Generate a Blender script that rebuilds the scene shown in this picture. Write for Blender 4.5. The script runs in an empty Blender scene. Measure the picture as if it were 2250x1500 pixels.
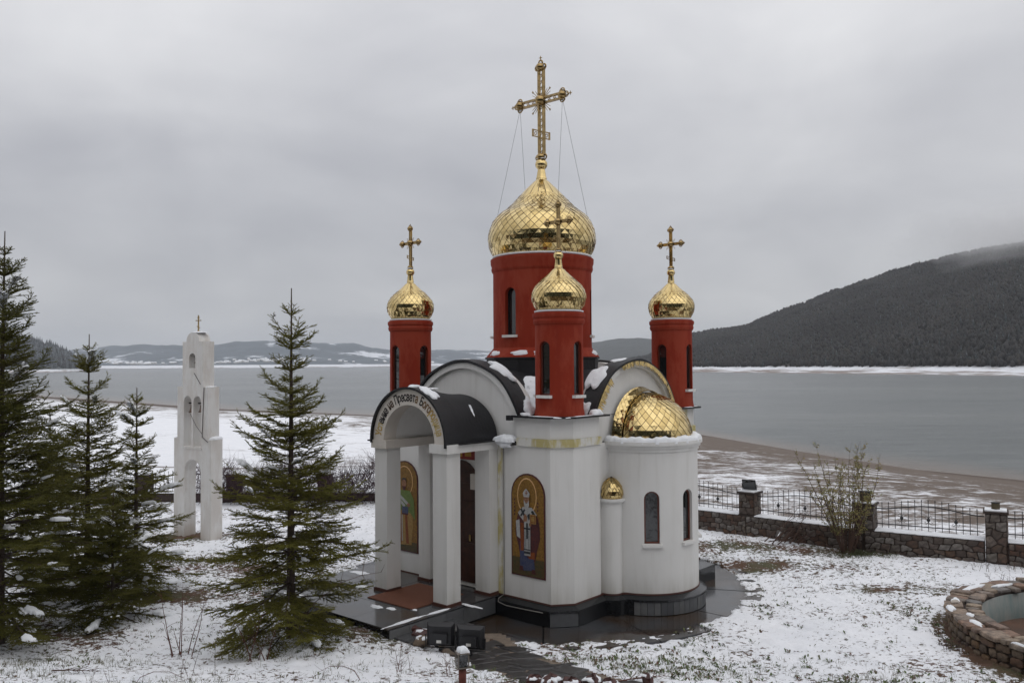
import bpy, math, random
import numpy as np
from mathutils import Vector, Matrix, Euler
PI = math.pi
S = bpy.context.scene
# ------------------------------------------------------------------ camera
cd = bpy.data.cameras.new('camera'); cam = bpy.data.objects.new('camera', cd); S.collection.objects.link(cam)
cd.sensor_width = 36.0; cd.lens = 29.6; cd.clip_start = 0.1; cd.clip_end = 30000
cam.location = (0, 0, 5.0)
cam.rotation_euler = (Matrix.Rotation(math.radians(91.55), 3, 'X') @ Matrix.Rotation(math.radians(-0.35), 3, 'Z')).to_euler()
S.camera = cam
# ------------------------------------------------------------------ world: overcast sky
W = bpy.data.worlds.new('World'); S.world = W; W.use_nodes = True
nt = W.node_tree; nt.nodes.clear()
def wn(t, **k):
    n = nt.nodes.new(t)
    for a, v in k.items(): setattr(n, a, v)
    return n
out = wn('ShaderNodeOutputWorld'); bg = wn('ShaderNodeBackground'); bg.inputs[1].default_value = 0.1
sky = wn('ShaderNodeTexSky', sky_type='NISHITA'); sky.sun_disc = False
sky.sun_elevation = math.radians(48); sky.sun_rotation = math.radians(160)
tc = wn('ShaderNodeTexCoord'); sep = wn('ShaderNodeSeparateXYZ'); nt.links.new(tc.outputs['Generated'], sep.inputs[0])
def wmath(op, a, b=None, c=None, clamp=False):
    n = wn('ShaderNodeMath', operation=op); n.use_clamp = clamp
    for i, v in enumerate((a, b, c)):
        if v is None: continue
        if isinstance(v, (int, float)): n.inputs[i].default_value = v
        else: nt.links.new(v, n.inputs[i])
    return n.outputs[0]
zc = wmath('ADD', wmath('MAXIMUM', sep.outputs[2], 0.0), 0.34)
cmb = wn('ShaderNodeCombineXYZ')
nt.links.new(wmath('DIVIDE', sep.outputs[0], zc), cmb.inputs[0]); nt.links.new(wmath('DIVIDE', sep.outputs[1], zc), cmb.inputs[1])
def wnoise(scale, det, dist, off):
    mp = wn('ShaderNodeMapping'); mp.inputs['Location'].default_value = off; nt.links.new(cmb.outputs[0], mp.inputs[0])
    n = wn('ShaderNodeTexNoise'); n.inputs['Scale'].default_value = scale; n.inputs['Detail'].default_value = det
    n.inputs['Roughness'].default_value = 0.5; n.inputs['Distortion'].default_value = dist
    nt.links.new(mp.outputs[0], n.inputs['Vector']); return n.outputs[0]
n1 = wnoise(0.62, 5.0, 0.7, (3.1, 7.7, 0)); n2 = wnoise(2.0, 5.0, 0.4, (1.3, 0.4, 0))
nz = wmath('ADD', wmath('MULTIPLY', n1, 0.60), wmath('MULTIPLY', n2, 0.40))
# the cloud deck thins towards the zenith; low down it is darker and patchy
elev = wmath('MULTIPLY', wmath('MAXIMUM', sep.outputs[2], 0.0), 1.0)
ramp = wn('ShaderNodeValToRGB'); nt.links.new(nz, ramp.inputs[0])
e = ramp.color_ramp.elements; e[0].position = 0.37; e[0].color = (3.85, 3.88, 4.12, 1); e[1].position = 0.63; e[1].color = (6.0, 6.0, 6.1, 1)
gr = wn('ShaderNodeValToRGB'); nt.links.new(elev, gr.inputs[0])
g = gr.color_ramp.elements; g[0].position = 0.0; g[0].color = (1.16, 1.15, 1.12, 1); g[1].position = 1.0; g[1].color = (1.85, 1.85, 1.87, 1)
x_ = gr.color_ramp.elements.new(0.16); x_.color = (0.99, 0.99, 1.0, 1)
x_ = gr.color_ramp.elements.new(0.38); x_.color = (1.36, 1.36, 1.36, 1)
mx = wn('ShaderNodeMix', data_type='RGBA', blend_type='MULTIPLY'); mx.inputs[0].default_value = 1
nt.links.new(ramp.outputs[0], mx.inputs[6]); nt.links.new(gr.outputs[0], mx.inputs[7])
m2 = wn('ShaderNodeMix', data_type='RGBA'); m2.inputs[0].default_value = 0.05
nt.links.new(mx.outputs[2], m2.inputs[6]); nt.links.new(sky.outputs[0], m2.inputs[7])
nt.links.new(m2.outputs[2], bg.inputs[0]); nt.links.new(bg.outputs[0], out.inputs[0])
# ------------------------------------------------------------------ sun, veiled
sl = bpy.data.lights.new('sun', 'SUN'); sl.energy = 0.5; sl.angle = math.radians(85); sl.color = (1, 0.96, 0.9)
so = bpy.data.objects.new('sun', sl); S.collection.objects.link(so)
so.rotation_euler = Vector((-0.35, 0.55, -0.85)).to_track_quat('-Z', 'Y').to_euler()
S.view_settings.view_transform = 'Standard'; S.view_settings.look = 'None'
S.view_settings.exposure = 0.12; S.view_settings.gamma = 1.0; S.view_settings.use_curve_mapping = False
try:
    S.cycles.volume_bounces = 4; S.cycles.max_bounces = 8; S.cycles.transparent_max_bounces = 8
except Exception: pass

# ------------------------------------------------------------------ helpers
COL = S.collection
def tag(o, label=None, cat=None, group=None, kind=None):
    if label: o['label'] = label
    if cat: o['category'] = cat
    if group: o['group'] = group
    if kind: o['kind'] = kind
    return o
def empty(name, loc, rz=0, label=None, cat=None, group=None, kind=None):
    o = bpy.data.objects.new(name, None); COL.objects.link(o); o.location = loc; o.rotation_euler = (0, 0, rz)
    o.empty_display_size = 0.2
    return tag(o, label, cat, group, kind)
class MB:
    def __init__(s): s.v = []; s.f = []; s.m = []
    def add(s, vs, fs, mi=0):
        b = len(s.v); s.v += [tuple(p) for p in vs]; s.f += [tuple(b + i for i in f) for f in fs]; s.m += [mi] * len(fs); return s
    def box(s, x0, x1, y0, y1, z0, z1, mi=0):
        return s.add([(x0,y0,z0),(x1,y0,z0),(x1,y1,z0),(x0,y1,z0),(x0,y0,z1),(x1,y0,z1),(x1,y1,z1),(x0,y1,z1)],
                     [(0,3,2,1),(4,5,6,7),(0,1,5,4),(1,2,6,5),(2,3,7,6),(3,0,4,7)], mi)
    def obox(s, c, ax, hx, hy, hz, mi=0, tilt=None):           # box about c turned by ax round z (or by a full matrix)
        M = tilt if tilt is not None else Matrix.Rotation(ax, 3, 'Z'); c = Vector(c)
        vs = [c + M @ Vector((sx*hx, sy*hy, sz*hz)) for sz in (-1, 1) for sx, sy in ((-1,-1),(1,-1),(1,1),(-1,1))]
        return s.add(vs, [(0,3,2,1),(4,5,6,7),(0,1,5,4),(1,2,6,5),(2,3,7,6),(3,0,4,7)], mi)
    def prism(s, poly, z0, z1, mi=0):                           # poly counter-clockwise in xy
        n = len(poly); vs = [(x, y, z0) for x, y in poly] + [(x, y, z1) for x, y in poly]
        fs = [tuple(range(n-1, -1, -1)), tuple(range(n, 2*n))] + [(i, (i+1) % n, n+(i+1) % n, n+i) for i in range(n)]
        return s.add(vs, fs, mi)
    def yprism(s, poly, y0, y1, mi=0):                          # poly counter-clockwise in xz seen from -y
        n = len(poly); vs = [(x, y0, z) for x, z in poly] + [(x, y1, z) for x, z in poly]
        fs = [tuple(range(n)), tuple(range(2*n-1, n-1, -1))] + [((i+1) % n, i, n+i, n+(i+1) % n) for i in range(n)]
        return s.add(vs, fs, mi)
    def grid(s, P, closeu=False, closev=False, mi=0, flip=False):   # P[i][j] points
        nu = len(P); nv = len(P[0]); vs = [p for r in P for p in r]; fs = []
        for i in range(nu if closeu else nu-1):
            for j in range(nv if closev else nv-1):
                a, b, c, d = i*nv+j, ((i+1) % nu)*nv+j, ((i+1) % nu)*nv+(j+1) % nv, i*nv+(j+1) % nv
                fs.append((a, d, c, b) if flip else (a, b, c, d))
        return s.add(vs, fs, mi)
    def lathe(s, prof, n=32, c=(0,0), a0=0, a1=2*PI, mi=0, cap=False):
        full = abs(a1-a0-2*PI) < 1e-6; k = n if full else n+1
        P = [[(c[0]+r*math.cos(a0+(a1-a0)*i/n), c[1]+r*math.sin(a0+(a1-a0)*i/n), z) for i in range(k)] for r, z in prof]
        s.grid(P, False, full, mi, flip=True)
        if cap:
            b = len(s.v)
            for (r, z), fl in ((prof[0], True), (prof[-1], False)):
                vs = [(c[0]+r*math.cos(a0+(a1-a0)*i/n), c[1]+r*math.sin(a0+(a1-a0)*i/n), z) for i in range(k)]
                s.add(vs, [tuple(range(k-1, -1, -1)) if fl else tuple(range(k))], mi)
        return s
    def tube(s, pts, rad, n=6, mi=0, cap=True):
        pts = [Vector(p) for p in pts]; m = len(pts)
        if isinstance(rad, (int, float)): rad = [rad]*m
        P = []; up = None
        for i in range(m):
            t = (pts[min(i+1, m-1)] - pts[max(i-1, 0)])
            if t.length < 1e-9: t = Vector((0,0,1))
            t.normalize()
            if up is None: up = t.orthogonal().normalized()
            up = (up - t*up.dot(t))
            up = up.normalized() if up.length > 1e-6 else t.orthogonal().normalized()
            w = t.cross(up)
            P.append([tuple(pts[i] + (up*math.cos(2*PI*k/n) + w*math.sin(2*PI*k/n))*rad[i]) for k in range(n)])
        b = len(s.v); s.grid(P, False, True, mi, flip=True)
        if cap: s.f += [tuple(b+k for k in range(n-1, -1, -1)), tuple(b+(m-1)*n+k for k in range(n))]; s.m += [mi, mi]
        return s
    def sphere(s, c, r, nu=12, nv=8, mi=0, sc=(1,1,1)):
        P = [[(c[0]+r*sc[0]*math.sin(PI*j/nv)*math.cos(2*PI*i/nu), c[1]+r*sc[1]*math.sin(PI*j/nv)*math.sin(2*PI*i/nu), c[2]+r*sc[2]*math.cos(PI*j/nv)) for i in range(nu)] for j in range(nv+1)]
        return s.grid(P, False, True, mi)
    def torus(s, c, R, r, nrm=(0,1,0), n=16, k=5, mi=0):
        q = Vector(nrm).to_track_quat('Z', 'Y'); c = Vector(c)
        P = [[tuple(c + q @ Vector(((R+r*math.cos(2*PI*j/k))*math.cos(2*PI*i/n), (R+r*math.cos(2*PI*j/k))*math.sin(2*PI*i/n), r*math.sin(2*PI*j/k)))) for j in range(k)] for i in range(n)]
        return s.grid(P, True, True, mi)
    def blob(s, c, ru, rv, h, U=(1,0,0), V=(0,1,0), N=(0,0,1), seed=0, n=14, m=5, sink=0.02, mi=0):   # a lump of snow lying on a surface
        r_ = random.Random(seed); U, V, N, c = Vector(U), Vector(V), Vector(N), Vector(c)
        if n >= 12: n, m = n*2, m+1
        ph = [r_.uniform(0, 6.28) for _ in range(9)]; am = [r_.uniform(.03, .17)/(1+.12*k) for k in range(9)]
        P = []
        for j in range(m+1):
            t = j/m; row = []
            for i in range(n):
                a = 2*PI*i/n; w = 1+sum(am[k]*math.sin((k+1)*a+ph[k]) for k in range(9))*t
                rr = math.sin(t*PI/2)**0.9; hh = h*math.cos(t*PI/2)**0.7*(1+.22*math.sin(3*a*1+ph[3]+4*t)*t+.16*math.sin(5*a+7*t+ph[1])*t)
                row.append(tuple(c + U*ru*rr*w*math.cos(a) + V*rv*rr*w*math.sin(a) + N*(hh-sink)))
            P.append(row)
        return s.grid(P, False, True, mi)
    def mesh(s, name, mats, smooth=False):
        me = bpy.data.meshes.new(name); me.from_pydata(s.v, [], s.f)
        for m in (mats if isinstance(mats, (list, tuple)) else [mats]): me.materials.append(m)
        me.polygons.foreach_set('material_index', s.m)
        if smooth: me.polygons.foreach_set('use_smooth', [True]*len(s.f))
        me.validate(); me.update(); return me
    def build(s, name, mats, parent=None, smooth=False, label=None, kind=None):
        o = bpy.data.objects.new(name, s.mesh(name, mats, smooth)); COL.objects.link(o)
        if parent: o.parent = parent
        return tag(o, label, kind=kind)
def smooth_angle(me, deg=35):
    me.polygons.foreach_set('use_smooth', [True]*len(me.polygons))
    import bmesh
    bm = bmesh.new(); bm.from_mesh(me); a = math.radians(deg)
    for ed in bm.edges:
        ed.smooth = len(ed.link_faces) == 2 and ed.calc_face_angle(0) < a
    bm.to_mesh(me); bm.free()
def recalc(me):
    import bmesh
    bm = bmesh.new(); bm.from_mesh(me); bmesh.ops.remove_doubles(bm, verts=bm.verts, dist=1e-5)
    bmesh.ops.recalc_face_normals(bm, faces=bm.faces); bm.to_mesh(me); bm.free()
def carve(me, cutter):                                          # subtract a cutter from a mesh, give back the new mesh
    cm = cutter.mesh('cutter', me.materials[0]); recalc(cm); recalc(me)
    a = bpy.data.objects.new('a', me); b = bpy.data.objects.new('b', cm); COL.objects.link(a); COL.objects.link(b)
    md = a.modifiers.new('b', 'BOOLEAN'); md.operation = 'DIFFERENCE'; md.object = b; md.solver = 'EXACT'
    dg = bpy.context.evaluated_depsgraph_get(); r = bpy.data.meshes.new_from_object(a.evaluated_get(dg))
    bpy.data.objects.remove(a); bpy.data.objects.remove(b); bpy.data.meshes.remove(cm)
    return r
def obj(name, me, parent=None, label=None, kind=None):
    o = bpy.data.objects.new(name, me); COL.objects.link(o)
    if parent: o.parent = parent
    return tag(o, label, kind=kind)
def xmesh(name, V, F3, mats, smooth=False, mi=None):            # numpy arrays of vertices and triangles or quads
    me = bpy.data.meshes.new(name); k = F3.shape[1]
    me.vertices.add(len(V)); me.vertices.foreach_set('co', V.astype(np.float32).ravel())
    me.loops.add(F3.size); me.loops.foreach_set('vertex_index', F3.astype(np.int32).ravel())
    me.polygons.add(len(F3)); me.polygons.foreach_set('loop_start', np.arange(0, F3.size, k, dtype=np.int32))
    me.polygons.foreach_set('loop_total', np.full(len(F3), k, dtype=np.int32))
    for m in mats: me.materials.append(m)
    if mi is not None: me.polygons.foreach_set('material_index', mi.astype(np.int32))
    if smooth: me.polygons.foreach_set('use_smooth', np.ones(len(F3), dtype=bool))
    me.update(calc_edges=True); me.validate(); return me
# ---- numpy value noise
_R = np.random.RandomState(7).rand(256, 256)
def vnoise(x, y):
    x = np.asarray(x, float); y = np.asarray(y, float)
    xi = np.floor(x).astype(int); yi = np.floor(y).astype(int); fx = x-xi; fy = y-yi
    fx = fx*fx*(3-2*fx); fy = fy*fy*(3-2*fy)
    a = _R[xi % 256, yi % 256]; b = _R[(xi+1) % 256, yi % 256]; c = _R[xi % 256, (yi+1) % 256]; d = _R[(xi+1) % 256, (yi+1) % 256]
    return (a*(1-fx)+b*fx)*(1-fy) + (c*(1-fx)+d*fx)*fy
def fbm(x, y, o=4):
    s = 0; a = 0.5; t = 0
    for k in range(o): s = s + a*vnoise(x*2**k+17.3*k, y*2**k+5.1*k); t += a; a *= 0.5
    return s/t
def sst(a, b, x):
    t = np.clip((np.asarray(x, float)-a)/(b-a), 0, 1); return t*t*(3-2*t)

# ------------------------------------------------------------------ materials
class NB:
    def __init__(s, name):
        s.m = bpy.data.materials.new(name); s.m.use_nodes = True; s.t = s.m.node_tree; s.p = s.t.nodes['Principled BSDF']
        s.out = s.t.nodes['Material Output']; s.co = s.t.nodes.new('ShaderNodeTexCoord')
    def L(s, a, b): s.t.links.new(a, b)
    def noise(s, scale, det=4, rough=.55, stretch=None, coord='Object', dist=0, off=(0,0,0)):
        n = s.t.nodes.new('ShaderNodeTexNoise'); n.inputs['Scale'].default_value = scale; n.inputs['Detail'].default_value = det
        n.inputs['Roughness'].default_value = rough; n.inputs['Distortion'].default_value = dist
        mp = s.t.nodes.new('ShaderNodeMapping'); mp.inputs['Scale'].default_value = stretch or (1,1,1); mp.inputs['Location'].default_value = off
        s.L(s.co.outputs[coord], mp.inputs[0]); s.L(mp.outputs[0], n.inputs['Vector']); return n.outputs[0]
    def ramp(s, f, stops):
        r = s.t.nodes.new('ShaderNodeValToRGB'); s.L(f, r.inputs[0]); e = r.color_ramp.elements
        while len(e) < len(stops): e.new(0.5)
        for i, (p, c) in enumerate(stops):
            e[i].position = p; e[i].color = tuple(c)+(1,) if not isinstance(c, (int, float)) else (c, c, c, 1)
        return r.outputs[0]
    def math(s, op, a, b=None, clamp=False):
        n = s.t.nodes.new('ShaderNodeMath'); n.operation = op; n.use_clamp = clamp
        for i, v in enumerate((a, b)):
            if v is None: continue
            if isinstance(v, (int, float)): n.inputs[i].default_value = v
            else: s.L(v, n.inputs[i])
        return n.outputs[0]
    def mix(s, f, a, b, mode='MIX'):
        n = s.t.nodes.new('ShaderNodeMix'); n.data_type = 'RGBA'; n.blend_type = mode
        for sock, v in ((n.inputs[0], f), (n.inputs[6], a), (n.inputs[7], b)):
            if isinstance(v, (int, float)): sock.default_value = v if sock == n.inputs[0] else (v, v, v, 1)
            elif isinstance(v, tuple): sock.default_value = v+(1,)
            else: s.L(v, sock)
        return n.outputs[2]
    def attr(s, name):
        n = s.t.nodes.new('ShaderNodeAttribute'); n.attribute_name = name; return n.outputs['Fac']
    def xyz(s, coord='Object'):
        n = s.t.nodes.new('ShaderNodeSeparateXYZ'); s.L(s.co.outputs[coord], n.inputs[0]); return n.outputs
    def rnd(s):
        n = s.t.nodes.new('ShaderNodeObjectInfo'); return n.outputs['Random']
    def island(s):
        n = s.t.nodes.new('ShaderNodeNewGeometry'); return n.outputs['Random Per Island']
    def bump(s, h, strength=.3, dist=.02):
        n = s.t.nodes.new('ShaderNodeBump'); n.inputs['Strength'].default_value = strength; n.inputs['Distance'].default_value = dist
        s.L(h, n.inputs['Height']); s.L(n.outputs[0], s.p.inputs['Normal']); return s
    def fin(s, col=None, rough=None, metal=None, spec=None):
        for k, v in (('Base Color', col), ('Roughness', rough), ('Metallic', metal), ('Specular IOR Level', spec)):
            if v is None: continue
            if isinstance(v, tuple): s.p.inputs[k].default_value = v+(1,)
            elif isinstance(v, (int, float)): s.p.inputs[k].default_value = v
            else: s.L(v, s.p.inputs[k])
        return s.m
def simple(name, c, rough=.6, metal=0, var=.15, scale=6, bump=.1, bd=.01):
    b = NB(name); n = b.noise(scale, 5)
    lo = tuple(x*(1-var) for x in c); hi = tuple(min(1, x*(1+var)) for x in c)
    if bump: b.bump(b.noise(scale*6, 4), bump, bd)
    return b.fin(b.ramp(n, [(.3, lo), (.7, hi)]), rough, metal)
def plaster(name, base, stain=None, grime=(.38,.36,.30), rough=.85, st_=(1, 1, .35), thr=.44):
    b = NB(name); z = b.xyz()[2]
    big = b.noise(.9, 4); st = b.noise(3.2, 4, .6, (1, 1, .12)); fine = b.noise(30, 3)
    c = b.ramp(big, [(.3, tuple(x*.93 for x in base)), (.7, base)])
    low = b.math('MULTIPLY', b.math('SUBTRACT', .42, z, True), 1.5)
    gm = b.math('ADD', b.math('MULTIPLY', b.ramp(st, [(.48, 0), (.72, 1)]), .14), b.math('MULTIPLY', b.ramp(b.noise(7, 4, .65, (1, 1, .07)), [(.56, 0), (.72, 1)]), .16))
    c = b.mix(b.math('ADD', gm, b.math('MULTIPLY', low, b.ramp(st, [(.30, .1), (.70, .8)])), True), c, grime)
    spots = b.ramp(b.noise(11, 5, .7), [(.70, 0), (.76, .4)]); c = b.mix(spots, c, grime)
    if stain:
        c = b.mix(b.math('MULTIPLY', b.ramp(b.noise(2.3, 4, .7, st_), [(thr, 0), (thr+.12, 1)]), stain[1]), c, stain[0])
    b.p.inputs['Specular IOR Level'].default_value = .2
    b.bump(b.math('ADD', fine, b.noise(5, 3)), .12, .01)
    return b.fin(c, rough)
WHITE = plaster('white_plaster', (.72, .712, .69))
STAIN = plaster('stained_plaster', (.66, .65, .61), ((.42, .34, .06), .75))
PIERM = plaster('streaked_plaster', (.69, .68, .65), ((.42, .36, .12), .7), st_=(2.6, 2.6, .08), thr=.54)
CREAM = plaster('cream_plaster', (.64, .595, .54))
REDP = plaster('red_plaster', (.250, .026, .010), ((.33, .066, .036), .45), (.16, .015, .010), .8)
BELF = plaster('weathered_white_plaster', (.71, .70, .68), ((.52, .47, .42), .40), (.35, .26, .18))
BLACK = simple('black_sheet_metal', (.006, .006, .008), .55, .0, .3, 2.5, .5, .02)
WOODB = simple('dark_brown_wood', (.045, .014, .007), .45, 0, .35, 9)
FRAMEB = simple('brown_window_frame', (.12, .030, .016), .45)
IRON = simple('black_iron', (.012, .012, .014), .5)
GRAN = simple('black_granite', (.012, .013, .015), .16, 0, .3, 20, .04)
SLATE = NB('grey_slate'); r_ = SLATE.rnd(); SLATE = SLATE.fin(SLATE.mix(SLATE.noise(9, 5), SLATE.ramp(r_, [(0, (.07,.074,.082)), (.5, (.13,.135,.14)), (1, (.20,.20,.195))]), (.08,.083,.088)), .4)
TRIM = simple('red_brown_sealant', (.07, .022, .013), .6)
GLASS = NB('dark_window_glass'); GLASS.bump(GLASS.noise(1.2, 2), .08, .05); GLASS = GLASS.fin((.012, .014, .015), .03, 0, .9)
GOLD = NB('gilded_steel'); GOLD.bump(GOLD.noise(4.5, 3), .26, .03)
GOLD = GOLD.fin(GOLD.mix(GOLD.island(), (.55, .41, .18), (.76, .59, .29)), .13, 1.0)
GOLDT = NB('gilded_tile'); GOLDT.bump(GOLDT.noise(4.5, 3), .26, .03)
GOLDT = GOLDT.fin(GOLDT.mix(GOLDT.rnd(), (.55, .41, .18), (.76, .59, .29)), .13, 1.0)
GOLDR = simple('worn_gilded_metal', (.62, .46, .20), .22, 1.0, .25, 8, .3)
GOLDU = simple('dark_gold_seam', (.045, .030, .012), .6, .3)
DGOLD = simple('bronze_gold', (.34, .24, .11), .2, 1.0, .3, 8, .1)
SNOW = NB('snow'); SNOW.bump(SNOW.math('ADD', SNOW.noise(14, 6, .7), SNOW.noise(60, 3)), .45, .03)
SNOW.p.inputs['Subsurface Weight'].default_value = 0
SNOW = SNOW.fin(SNOW.ramp(SNOW.noise(4, 4), [(.3, (.78, .80, .84)), (.7, (.86, .88, .90))]), .75)
MAT = simple('brown_doormat', (.13, .045, .022), .9, 0, .2, 30, .4)
PIPE = simple('pale_conduit', (.22, .21, .19), .6)
# ------------------------------------------------------------------ terrain
PAV = (0.78, 21.5); CH_R = math.radians(-41)
ca, sa = math.cos(CH_R), math.sin(CH_R)
def loc2w(x, y): return (PAV[0]+x*ca-y*sa, PAV[1]+x*sa+y*ca)
def w2loc(X, Y): dx, dy = X-PAV[0], Y-PAV[1]; return dx*ca+dy*sa, -dx*sa+dy*ca
FX = np.array([-600, -60, -18, -11.16, -7.49, -3.8, -0.9, 1.9, 4.7, 7.5, 10.18, 12.98, 16.0, 20, 30, 60, 110, 200, 900])
FY = np.array([38, 38, 34.2, 33.9, 33.76, 33.6, 33.0, 31.6, 29.25, 26.8, 24.44, 22.76, 21.1, 19, 12, -20, -90, -400, -1800])
SX = np.array([-600, -139, -93, -58.6, -36.7, -22.1, 3, 23.7, 29, 33.4, 38.6, 48, 60, 110, 200, 900])
SY = np.array([700, 254, 209, 174, 160, 149, 128, 106, 86, 71, 63.9, 40, 10, -60, -300, -1600])
path_poly = [(-1.9, 16.95), (-0.3, 17.1), (0.95, 14.5), (1.5, 13.2), (2.3, 11.3), (2.6, 9.5), (0.6, 9.5), (0.35, 12.2), (-0.25, 13.6), (-1.0, 15.2)]
def inpoly(X, Y, poly):
    r = np.zeros(np.shape(X), bool); n = len(poly)
    for i in range(n):
        x0, y0 = poly[i]; x1, y1 = poly[(i+1) % n]
        c = ((y0 > Y) != (y1 > Y)) & (X < (x1-x0)*(Y-y0)/(y1-y0+1e-12)+x0); r ^= c
    return r
BAS = (11.9, 15.95, 3.3)                                         # round basin: centre and radius
def base_z(X, Y):
    X = np.asarray(X, float); Y = np.asarray(Y, float)
    ed = 16.3-4*sst(2, 8, X); d = np.maximum(ed-Y, 0); z = -.4+.22*(d-.6*(1-np.exp(-d/.6)))
    far = np.maximum(-Y-3, 0); z = z+.10*far*sst(0, 40, far)
    yf = np.interp(X, FX, FY); ys = np.interp(X, SX, SY); t = (Y-yf-1)/(ys-yf-1)
    zz = np.where(t > 1, -4-(t-1)*2.2, -.4-3.6*np.clip(t, 0, 1)**.92)
    z = np.where(t > 0, np.maximum(zz, -14), z)
    return z
def terrain_z(X, Y, detail=True):
    z = base_z(X, Y)
    if detail:
        near = 1-sst(36, 60, Y); h = (fbm(X*.35, Y*.35, 3)-.5)*.10*near
        b = (fbm(X*2.6, Y*2.6, 3)-.5)*.10+(fbm(X*7, Y*9, 3)-.5)*.075
        z = z+h+b*near+(fbm(X*.11, Y*.11, 4)-.5)*.5*(1-near)*sst(0, 1.5, z+4.2)
        z = z+.30*np.exp(-((X+3.4)/1.7)**2-((Y-16.3)/1.1)**2)
    lx, ly = w2loc(X, Y); r = np.hypot(X-PAV[0], Y-PAV[1]); n = (fbm(X*1.7, Y*1.7, 4)-.5)*.5+(fbm(X*9, Y*9, 2)-.5)*.12
    z = z+.05*sst(5.9, 5.2, r)*0
    z = np.where(r < 4.92+n*.9+.15*sst(-1, 3, PAV[0]-X), -.62, z)
    pl = (lx > -2.95) & (lx < 1.0) & (ly > -5.95) & (ly < 0)
    z = np.where(pl, -.62, z)
    p = inpoly(X+n*.35, Y+n*.35, path_poly); z = np.where(p & (r > 5), base_z(X, Y)-.05, z)
    rb = np.hypot(X-BAS[0], Y-BAS[1]); z = np.where(rb < BAS[2]-.1, -.9, z)
    return z
def tzs(x, y): return float(terrain_z(np.array([x]), np.array([y]))[0])
def axis(segs):
    a = []
    for lo, hi, st in segs: a += list(np.arange(lo, hi, st))
    return np.array(a+[segs[-1][1]])
gx = axis([(-600,-140,12), (-140,-40,3), (-40,-14,.6), (-14,15.5,.055), (15.5,40,.5), (40,120,3), (120,400,15)])
gy = axis([(-160,-20,6), (-20,9,.8), (9,12,.07), (12,27,.055), (27,36,.12), (36,90,.5), (90,280,1.5), (280,760,12)])
GX, GY = np.meshgrid(gx, gy, indexing='ij'); GZ = terrain_z(GX, GY)
nx, ny = GX.shape; I = np.arange(nx*ny).reshape(nx, ny)
F = np.stack([I[:-1, :-1], I[1:, :-1], I[1:, 1:], I[:-1, 1:]], -1).reshape(-1, 4)
# how bare of snow the ground is
bare = np.zeros(GX.shape)
lx, ly = w2loc(GX, GY); rr = np.hypot(GX-PAV[0], GY-PAV[1])
bare += inpoly(GX, GY, path_poly)*1.0
for cx, cy, sx, sy, w in ((7.2, 22.6, 2.6, .8, .42), (6.2, 25.0, 2.2, .8, .3), (-8.0, 23.0, 2.4, 1.0, .30), (-6.5, 20.0, 1.8, .9, .2), (9.4, 24.2, 1.3, .6, .35), (-10.5, 27.0, 1.6, .6, .5), (9.0, 20.2, 2.2, .5, .3), (-8.6, 19.9, 1.3, .7, .5), (-10.3, 17.3, 1.7, .8, .35), (-4.3, 16.6, 1.0, .5, .4), (8.7, 14.4, .5, 2.2, .3), (1.0, 12.0, 1.6, .7, .35), (-1.5, 16.2, 1.5, .5, .3)):
    bare += w*np.exp(-((GX-cx)/sx)**2-((GY-cy)/sy)**2)
bare += .9*(np.hypot(GX-BAS[0], GY-BAS[1]) < BAS[2]+.12)+.25*(np.abs(np.hypot(GX-BAS[0], GY-BAS[1])-BAS[2]-.15) < .2)
bare += .55*sst(7, 2, GY)
bare = np.clip(bare, 0, 1)
me = xmesh('ground', np.stack([GX, GY, GZ], -1).reshape(-1, 3), F, [], True)
at_ = me.attributes.new('bare', 'FLOAT', 'POINT'); at_.data.foreach_set('value', bare.astype(np.float32).ravel())
b = NB('snowy_ground'); X_, Y_, Z_ = b.xyz()[0], b.xyz()[1], b.xyz()[2]
snowc = b.ramp(b.noise(1.3, 5), [(.3, (.80, .82, .86)), (.7, (.90, .91, .94))])
dirt = b.mix(b.noise(7, 4), (.13, .062, .035), (.060, .042, .026))
grassy = b.ramp(b.noise(22, 4, .7), [(.35, (.030, .045, .012)), (.6, (.10, .085, .045))])
under = b.mix(b.ramp(b.noise(1.1, 3), [(.46, 0), (.62, 1)]), dirt, grassy)
f1 = b.noise(9, 5, .62, (1, 1.25, 1)); f2 = b.noise(.5, 3); f3 = b.noise(34, 3, .6, (1, 1.4, 1))
m = b.math('ADD', b.math('ADD', b.math('MULTIPLY', f1, .62), b.math('MULTIPLY', f2, .36)), b.math('MULTIPLY', f3, .22))
m = b.math('ADD', m, b.math('MULTIPLY', b.attr('bare'), .38))
nearmask = b.ramp(m, [(.655, 0), (.693, 1)])
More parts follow.
